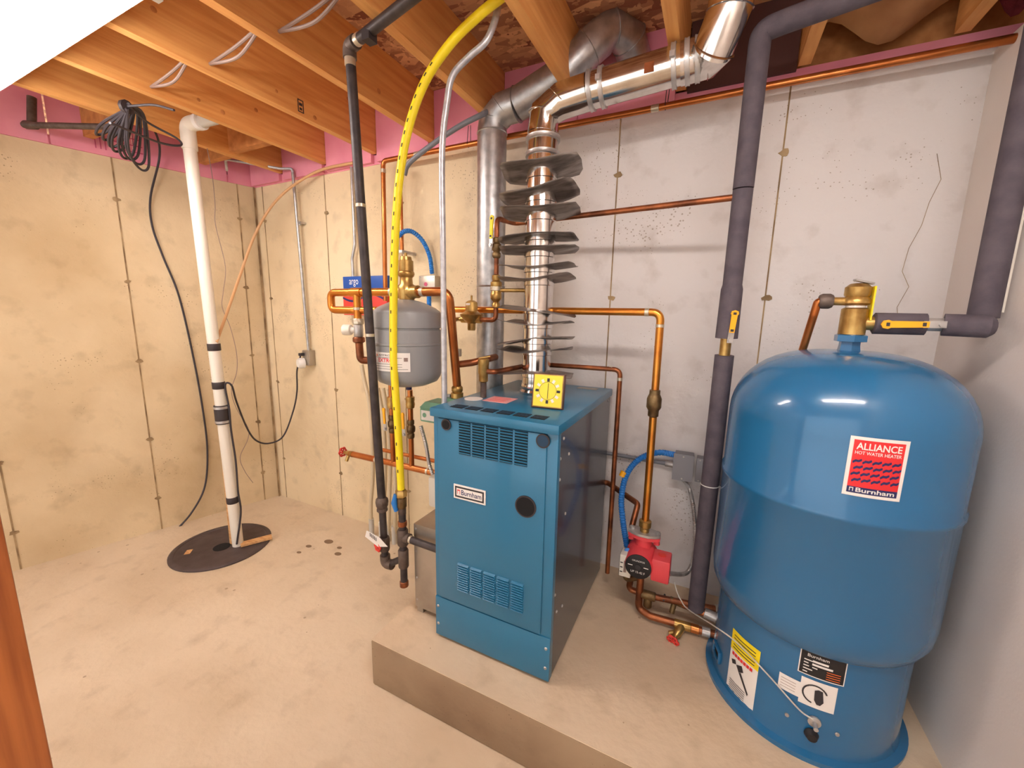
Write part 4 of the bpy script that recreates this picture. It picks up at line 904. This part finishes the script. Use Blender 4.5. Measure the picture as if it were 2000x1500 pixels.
MB().bb((j2.x-.06, D-.06, j2.z-.065), (j2.x+.05, D-.001, j2.z+.045), .004).build('case', 'galv_box', jx)
MB().lathe([(.011, 0), (.011, .002)], (j2.x-.012, D-.06, j2.z-.002), (0, -1, 0), 14).build('indicator', 'pink_ink', jx)
for s in (-.05, .04): MB().lathe([(.004, 0), (.003, .002)], (j2.x+s, D-.06, j2.z+.035), (0, -1, 0), 8).build('screw', 'steel', jx)
b1 = ribbed(spline([PY(778, 462, 1.74), PY(790, 452, 1.76), PY(806, 453, 1.80), PY(825, 470, 1.84), PY(839, 500, D-.035), PY(844, 535, D-.03)], 10), .012, 10)
tag(b1.build('blue_conduit', 'blue_conduit'), 'ribbed blue conduit arching over the brass air eliminator', 'conduit')
b2 = ribbed([PY(838, 572, 1.83), PY(838, 606, 1.80)], .012, 10); tag(b2.build('blue_conduit', 'blue_conduit'), 'short blue conduit stub under the junction box behind the grey tank', 'conduit')
# outlet with conduit
oq = PY(610, 698, D); ow = thing('wall_outlet', (oq.x, D, oq.z), 'metal outlet box with plugged-in white adapter on the back wall near the corner', 'outlet')
MB().bb((oq.x-.034, D-.05, oq.z-.052), (oq.x+.034, D-.001, oq.z+.052), .004).build('box', 'galv_box', ow)
MB().bb((oq.x-.030, D-.053, oq.z-.048), (oq.x+.030, D-.05, oq.z+.048)).build('cover_plate', 'galv_box', ow)
MB().lathe([(.036, 0), (.036, .03), (.028, .04)], (oq.x-.02, D-.053, oq.z-.035), (-.3, -1, 0), 20).build('adapter', 'white', ow)
MB().bb((oq.x-.03, D-.085, oq.z+.015), (oq.x-.005, D-.053, oq.z+.035), .004).build('plug', 'cord', ow)
ct = PY(592, 318, D); cz = MB().cyl((oq.x, D-.025, oq.z+.05), (oq.x-.012, D-.045, ZT+.03), .0095, 12)
cz = cz.build('metal_conduit', 'galv'); tag(cz, 'thin galvanised conduit rising from the wall outlet to the pink foam', 'conduit')
MB().lathe([(.012, -.012), (.012, .012)], (oq.x-.008, D-.025, PY(597, 437, D).z), n=12).build('coupling', 'galv', cz)
MB().bb((oq.x-.01, D-.04, PY(597, 437, D).z-.006), (oq.x+.025, D-.001, PY(597, 437, D).z+.006)).build('strap', 'galv', cz)
MB().tube(fillet([(oq.x-.012, D-.045, ZT+.028), (oq.x-.012, D-.05, ZT+.05), (oq.x-.08, D-.08, ZT+.05), (oq.x-.36, D-.25, ZT+.09), (oq.x-.44, D-.2, ZT+.05)], .03), .008, 8).build('flexible_whip', 'alu_tube', cz)

# ================================================================ GAS LINES
YG = 1.17
g0 = PY(746, 980, YG); gt = PY(682, 80, 1.10); gt.z = min(gt.z, JB-.03)
gl = thing('gas_pipe', (g0.x, YG, .2), 'black iron gas pipe coming down from the joists with red shutoff', 'pipe')
RG = .0165
MB().tube([g0, gt], RG, 16).build('drop', 'iron', gl)
gh = PY(850, -8, YG+.03); gh = V((gt.x+.62, gt.y-.15, JB-.03))
MB().tube([gt+V((.02, -.004, 0)), gh], RG, 16).build('overhead_run', 'iron', gl)
MB().tube(fillet([gt-V((0, 0, .035)), gt, gt+V((.04, -.01, 0))], .02), .022, 14).build('elbow', 'iron_fit', gl)
collar(gl, gt-V((0, 0, .045)), (0, 0, 1), RG, .025); collar(gl, gt+V((.055, -.014, 0)), (1, -.25, 0), RG, .02)
collar(gl, g0.lerp(gt, .42), (0, 0, 1), RG, .012); collar(gl, g0.lerp(gt, .70), (0, 0, 1), RG, .012)
MB().bb(gt+V((.10, -.045, -.03)), gt+V((.13, -.01, .0))).build('hanger', 'rubber', gl)
z1 = PY(748, 1015, YG).z; zk = PY(752, 1062, YG).z; ze_ = PY(757, 1098, YG).z
MB().lathe([(.018, .02), (.024, .014), (.026, 0), (.024, -.018), (.02, -.026), (.022, -.03), (.022, -.04)], g0, n=8).build('union', 'iron_fit', gl)
MB().cyl(g0, (g0.x+.006, YG, ze_), .0145, 14).build('nipple', 'iron', gl)
MB().lathe([(.02, .03), (.022, .02), (.022, -.02), (.02, -.03)], (g0.x+.005, YG, zk), n=14).build('shutoff_body', 'iron_fit', gl)
kc = V((g0.x-.004, YG-.03, zk)); handwheel(gl, kc, V((-.25, -1, 0)), .019)
tgq = [PY(716, 1036, YG-.035), PY(741, 1050, YG-.04), PY(757, 1068, YG-.04), PY(738, 1068, YG-.035), PY(713, 1048, YG-.03)]
tgm = MB().prism(tgq, (0, 1, 0), .001).build('paper_tag', 'label_white', gl); tgm['label'] = 'white paper tag with bar code'
for i in range(5): c = tgq[0].lerp(tgq[2], .18+.07*i)+V((0, -.001, -.006)); MB().box(c, (.003, .0006, .016)).build('bar', 'ink', tgm)
td = PY(788, 1090, YG); 
MB().tube(fillet([V((g0.x+.006, YG, ze_+.03)), V((g0.x+.006, YG, ze_-.008)), V((g0.x+.045, YG, ze_-.004))], .018), .021, 14).build('elbow', 'iron_fit', gl)
MB().cyl((g0.x+.03, YG, ze_-.004), (td.x, YG, td.z), .0135, 14).build('nipple', 'iron', gl)
zb2 = PY(788, 1142, YG).z; zt3 = PY(784, 1003, YG).z
MB().lathe([(.019, -.04), (.021, -.036), (.021, .036), (.019, .04)], (td.x, YG, td.z), n=14).build('tee', 'iron_fit', gl)
MB().cyl((td.x, YG, zb2), (td.x, YG, zt3+.02), .0145, 14).build('drip_leg', 'iron', gl)
MB().lathe([(.014, 0), (.018, .003), (.018, .024), (.015, .026)], (td.x, YG, zb2-.006), n=14).build('cap', 'copper_old', gl)
ez = PY(790, 1050, YG).z
MB().lathe([(.019, -.035), (.022, -.03), (.022, .03), (.019, .035)], (td.x, YG, ez), n=14).build('tee', 'iron_fit', gl)
MB().tube([V((td.x, YG, ez)), V((td.x+.035, YG, ez+.002))], .020, 14).build('tee_branch', 'iron_fit', gl); collar(gl, V((td.x+.04, YG, ez)), (1, 0, 0), .0145, .012)
MB().cyl((td.x+.03, YG, ez), (BX0+.004, YG+.0, ez-.004), .0145, 14).build('boiler_feed', 'iron', gl)
collar(gl, V((td.x, YG, PY(786, 1022, YG).z)), (0, 0, 1), .017, .02, 'copper_old', 'coupling')
# yellow gas hose
yt = PY(782, 955, YG)
yp = [V((td.x-.002, YG, yt.z)), PY(778, 850, YG), PY(769, 700, YG), PY(769, 560, YG), PY(772, 460, YG), PY(780, 350, YG+.005), PY(798, 250, YG+.01), PY(830, 160, YG+.015), PY(880, 85, YG+.02), PY(935, 30, YG+.03), PY(985, -10, YG+.05)]
yh = thing('gas_hose', (td.x, YG, yt.z), 'bright yellow corrugated gas hose arching up to the joists', 'hose')
MB().tube(spline(yp, 8), .0145, 14).build('hose', 'yellow_hose', yh)
mb = MB()
for i in range(3, 60, 2):
    sp_ = spline(yp, 8); 
    if i+1 < len(sp_): c = sp_[i]; dd = (sp_[i+1]-sp_[i]).normalized(); s = dd.cross(V((-.6, .8, 0))).normalized(); pv = (CAM-c).normalized(); pv = (pv-dd*pv.dot(dd)).normalized(); n_ = (pv+s*.75).normalized(); mb.box(c+n_*.0143, (.003, .003, .012), Matrix((n_.cross(dd), n_, dd)).transposed())
mb.build('print', 'ink', yh)['kind'] = 'stuff'
MB().lathe([(.016, .0), (.023, .004), (.023, .028), (.017, .034)], (td.x-.002, YG, yt.z-.034), n=6).build('nut', 'brass', yh)
MB().lathe([(.016, .0), (.019, .006), (.019, .04), (.016, .044)], (td.x, YG, yt.z-.078), n=12).build('valve_body', 'brass_dark', yh)
MB().tube([V((td.x-.018, YG-.015, yt.z-.02)), V((td.x-.024, YG-.018, yt.z-.055)), V((td.x-.016, YG-.016, yt.z-.09))], [.008, .012, .008], 10).build('tap_handle', 'blue_conduit', yh)
MB().cyl((td.x, YG, zt3), (td.x, YG, yt.z-.07), .016, 12).build('nipple', 'iron_fit', yh)
# grey-white tube from joists to the boiler lid
wq = PZ(868, 786, BZ1); YW = wq.y
wp = [V((wq.x, YW, BZ1-.02)), PY(868, 700, YW), PY(869, 500, YW), PY(871, 300, YW), PY(873, 200, YW), PY(884, 148, YW), PY(915, 112, YW+.01), PY(948, 82, YW+.02), PY(965, 45, YW+.03), PY(973, 12, YW+.05)]
for q in wp[1:4]: q.x = wq.x
tag(MB().tube(spline(wp, 8), .0105, 12).build('plastic_tube', 'alu_tube'), 'pale silver tube with tiny print from the joists down to the boiler lid', 'tube')
gp2 = [PY(790, 342, 1.55), PY(800, 318, 1.55), PY(850, 278, 1.56), PY(900, 245, 1.58), PY(945, 222, 1.62), PY(975, 205, 1.80)]
tag(MB().tube(spline(gp2, 6), .011, 12).build('plastic_tube', 'grey_tube'), 'dark grey flexible tube slanting behind the yellow hose to the duct', 'tube')
# beige tubes down to the floor
for i, pts in enumerate(([(706, 712), (712, 745), (722, 790), (727, 860), (728, 930), (724, 990), (726, 1036)], [(738, 758), (748, 820), (752, 900), (750, 980), (745, 1040)], [(748, 758), (757, 820), (762, 900), (760, 980), (757, 1040)], [(757, 760), (768, 830), (772, 910), (772, 990), (770, 1043)])):
    pp_ = [PY(x, y, 1.80) for x, y in pts]; pp_[-1] = V((pp_[-1].x, 1.80, 0.0))
    o = MB().tube(spline(pp_, 6), .0125, 10).build('heating_tube', 'beige_tube'); tag(o, 'beige plastic heating tube running down into the floor behind the gas pipe', 'tube', 'beige tubes behind the gas pipe')
    MB().lathe([(.017, 0), (.017, .12)], (pp_[-1].x, 1.80, 0), n=12).build('sleeve', 'pvc_grey', o)

# ================================================================ SUMP, PVC PIPE, CORDS
SX, SY = -2.60, 1.28
sc = thing('sump_cover', (SX, SY, 0), 'round black sump pit cover on the floor around the white pipe', 'cover')
MB().lathe([(.262, 0), (.262, .008), (.255, .013), (.235, .013), (.232, .010), (.01, .010)], (SX, SY, 0), n=56).build('disc', 'sump', sc)
hq = PZ(433, 1068, .012); MB().lathe([(.045, 0), (.045, .0012)], (hq.x, hq.y, .0105), n=20).build('hole', 'hole', sc)
pa, pb = PZ(470, 1066, .014), PZ(531, 1050, .014); t = (pb-pa).normalized(); s = V((-t.y, t.x, 0))*.022
wp_ = MB().prism([pa-s, pb-s, pb+s, pa+s], (0, 0, 1), .014).build('wood_block', 'wood_raw'); tag(wp_, 'short raw wood strip lying on the black sump cover', 'wood')
q = PZ(368, 1078, .011); MB().box((q.x, q.y, .0112), (.03, .05, .001), Euler((0, 0, .8)).to_matrix()).build('sticker', 'wood_raw', sc)
PB = PZ(465, 1064, .012); PTz = 2.285
pvt = PX(357, 238, PB.x)
top = PY(360, 245, PB.y+.02); top = V((PB.x, PB.y-.035, 2.375))
pv = thing('drain_pipe', PB, 'white plastic sump discharge pipe rising from the black cover', 'pipe')
def pat(t_): return PB.lerp(top, t_)
def pz(y): # height on the pipe for an image row
    best = min((abs((lambda v_: 750-F_PX*v_.dot(c_u)/v_.dot(c_f))(pat(k/400)-CAM)-y), k/400) for k in range(401)); return best[1]
MB().tube([PB, pat(.98)], .030, 20).build('pipe', 'pvc', pv)
MB().tube(fillet([pat(.95), top, top+V((.09, .01, .0))], .04), .035, 20).build('elbow', 'pvc', pv)
MB().cyl(top+V((.085, .01, 0)), top+V((.11, .012, 0)), .038).build('coupling', 'white', pv)
MB().cyl(top+V((.1, .012, 0)), top+V((.235, .02, 0)), .028).build('cross_pipe', 'pvc_grey', pv)
axis = (top-PB).normalized()
for y in (678, 752, 975): MB().lathe([(.031, -.02), (.0325, -.018), (.0325, .018), (.031, .02)], pat(pz(y)), axis, 20).build('tape_strap', 'rubber', pv)
c = pat(pz(808)); MB().lathe([(.036, -.055), (.038, -.05), (.038, .05), (.036, .055)], c, axis, 20).build('rubber_coupling', 'rubber', pv)
for s_ in (-.042, .042): MB().lathe([(.0385, -.007), (.0395, -.006), (.0395, .006), (.0385, .007)], c+axis*s_, axis, 20).build('hose_clamp', 'steel', pv)
q0 = PB+V((-.045, -.015, 0)); MB().box(q0+V((0, .01, .30)), (.022, .02, .60), Euler((0, .015, 0)).to_matrix()).build('wood_slat', 'wood_raw', pv)
# cord from the pump to the outlet
def pn(x, y, f_): return pat(pz(y))+V((f_[0], f_[1], 0))
k = pat(pz(752)); k2 = V((oq.x-.03, D-.07, oq.z+.025))
rs_ = V((c_r.x, c_r.y, 0)).normalized()*.037
cp = [pat(pz(1058))+rs_*.5+V((.012, -.03, 0)), pat(pz(1000))+rs_*1.1, pat(pz(960))+rs_*1.05, pat(pz(900))+rs_*1.25, pat(pz(840))+rs_*1.1, pat(pz(800))+rs_*1.2, k+rs_]
cd1 = [k+rs_, k+rs_*2, PY(462, 785, 1.40), PY(482, 835, 1.5), PY(500, 860, 1.58), PY(525, 866, 1.66), PY(553, 852, 1.75), PY(572, 805, 1.82), PY(580, 765, D-.06), PY(580, 725, D-.06), PY(586, 700, D-.07), k2]
c_ = MB().tube(spline(cp[:-1]+cd1, 8), .0055, 8); tag(c_.build('power_cord', 'cord'), 'black power cord looping from the white sump pipe to the wall outlet', 'cord')
# coil of cable under the joists and its hanging end
hub = PZ(250, 200, JB-.02); hub.z = JB-.035
ce = thing('cable_coil', hub, 'bundle of black cable loops tied under the joists near the left wall', 'cable')
for i in range(8):
    dxy = V((-.24-.03*random.random(), .0+.020*i, 0)); dn = -.045-.016*i*random.uniform(.7, 1.1)
    pts = [hub+V((0, 0, .01)), hub+dxy*.45+V((.0, .04, .02)), hub+dxy+V((0, .02, dn)), hub+dxy*1.1+V((0, -.02, dn-.03)), hub+dxy*.6+V((0, -.04, dn*.8-.02)), hub+V((.0, -.005, -.012))]
    MB().tube(spline(pts, 7), .0055, 7).build('loop', 'cord', ce)
for pts in ([(255, 205), (300, 205), (340, 215)], [(255, 205), (290, 240), (345, 270), (352, 284), (310, 278), (215, 240)]): MB().tube(spline([hub]+[PZ(x, y, JB-.04-.03*i) for i, (x, y) in enumerate(pts[1:])], 7), .005, 7).build('loop', 'cord', ce)
MB().lathe([(.028, -.008), (.028, .008)], hub+V((-.02, 0, 0)), (1, .3, 0), 10).build('tie', 'rubber', ce)
hp = [hub, PL(290, 240, .25), PL(308, 270, .15), PL(311, 310, .08), PL(294, 385, .03), PL(297, 440, .025), PL(318, 500, .025), PL(350, 580, .025), PL(378, 700, .02), PL(396, 800, .02), PL(405, 880, .02), PL(400, 950, .03), PL(375, 1000, .05), PL(343, 1037, .03)]
tag(MB().tube(spline(hp, 8), .0058, 8).build('hanging_cable', 'cord'), 'long black cable hanging loose down the left wall from the coil', 'cable')
tw = [PL(398, 258, .45), PL(414, 340, .4), PL(420, 400, .35), PL(421, 440, .32), PL(440, 520, .3), PL(436, 570, .3), PL(434, 600, .3), PL(450, 640, .3), PL(462, 690, .3), PL(462, 728, .3), PL(452, 762, .3), PL(462, 798, .3), PL(484, 835, .3), PL(484, 858, .28), PL(469, 893, .25), PL(478, 920, .25), PL(494, 943, .25)]
tag(MB().tube(spline(tw, 6), .0022, 6).build('thin_wire', 'cable_grey'), 'thin loose grey wire dangling beside the white sump pipe', 'wire')
tt = [PY(690, 318, D-.05), PY(640, 328, D-.05), PY(605, 342, D-.06), PY(560, 372, D-.1), PY(525, 410, D-.15), PY(495, 465, D-.22), PY(468, 540, D-.32), PY(440, 620, 1.42), pat(pz(668))+V((.03, 0, 0))]
tag(MB().tube(spline(tt, 8), .008, 10).build('plastic_tube', 'tan_tube'), 'tan plastic tube curving from the wall top down to the white sump pipe', 'tube')
rp = [PY(690, 318, D-.03), PY(740, 308, D-.03)]; 
# sheathed cables through the joists
for i, (xa, ya, xb, yb_) in enumerate(((295, 170, 382, 145), (410, 125, 505, 85), (545, 62, 665, 5))):
    Xs = (-2.21, -1.80, -1.397, -.99)[i]; Xe = (-1.84, -1.435, -1.03)[i]
    s_ = PX(xa, ya, Xs); e_ = V((Xe, s_.y-.03, s_.z+.02))
    for kk in (0, 1):
        md = s_.lerp(e_, .5)+V((0, .012*kk, -.006-.022*kk))
        o = MB().tube(spline([s_+V((-.03, 0, .004*kk)), s_, md, e_, e_+V((.03, 0, 0))], 7), .0055, 8).build('sheathed_cable', 'cable_grey')
        tag(o, ('taut upper', 'sagging lower')[kk]+(' grey cable crossing the joist bay above the white sump pipe elbow', ' grey cable in the middle joist bay with the loose staple', ' grey cable crossing the joist bay beside the black gas elbow')[i], 'cable', 'cables threaded through the joists')
# damp spots on the floor
mb = MB()
for x, y, r_ in ((603, 1067, .014), (642, 1058, .022), (663, 1070, .012), (660, 1082, .016), (584, 1079, .011)):
    c = PZ(x, y, 0); mb.add([(c.x+r_*1.5*math.cos(t), c.y+r_*math.sin(t), .0008) for t in [2*math.pi*i/12 for i in range(12)]], [tuple(range(12))])
mb.build('damp_spot', 'stain', floor)

st = thing('iron_pipe_stub', PL(60, 245, .06), 'dusty dark iron pipe stub crossing the pink foam above the left wall', 'pipe')
MB().cyl(PL(46, 244, .06), V((-2.66, 1.10, JB-.02)), .014, 12).build('pipe', 'iron_fit', st)
MB().lathe([(.018, -.03), (.02, -.026), (.02, .026), (.018, .03)], PL(60, 244, .06), V((-2.66, 1.1, JB-.02))-PL(46, 244, .06), 12).build('coupling', 'iron_fit', st)
MB().cyl(PL(62, 244, .06), PL(62, 190, .05), .018, 12).build('riser', 'iron_fit', st)
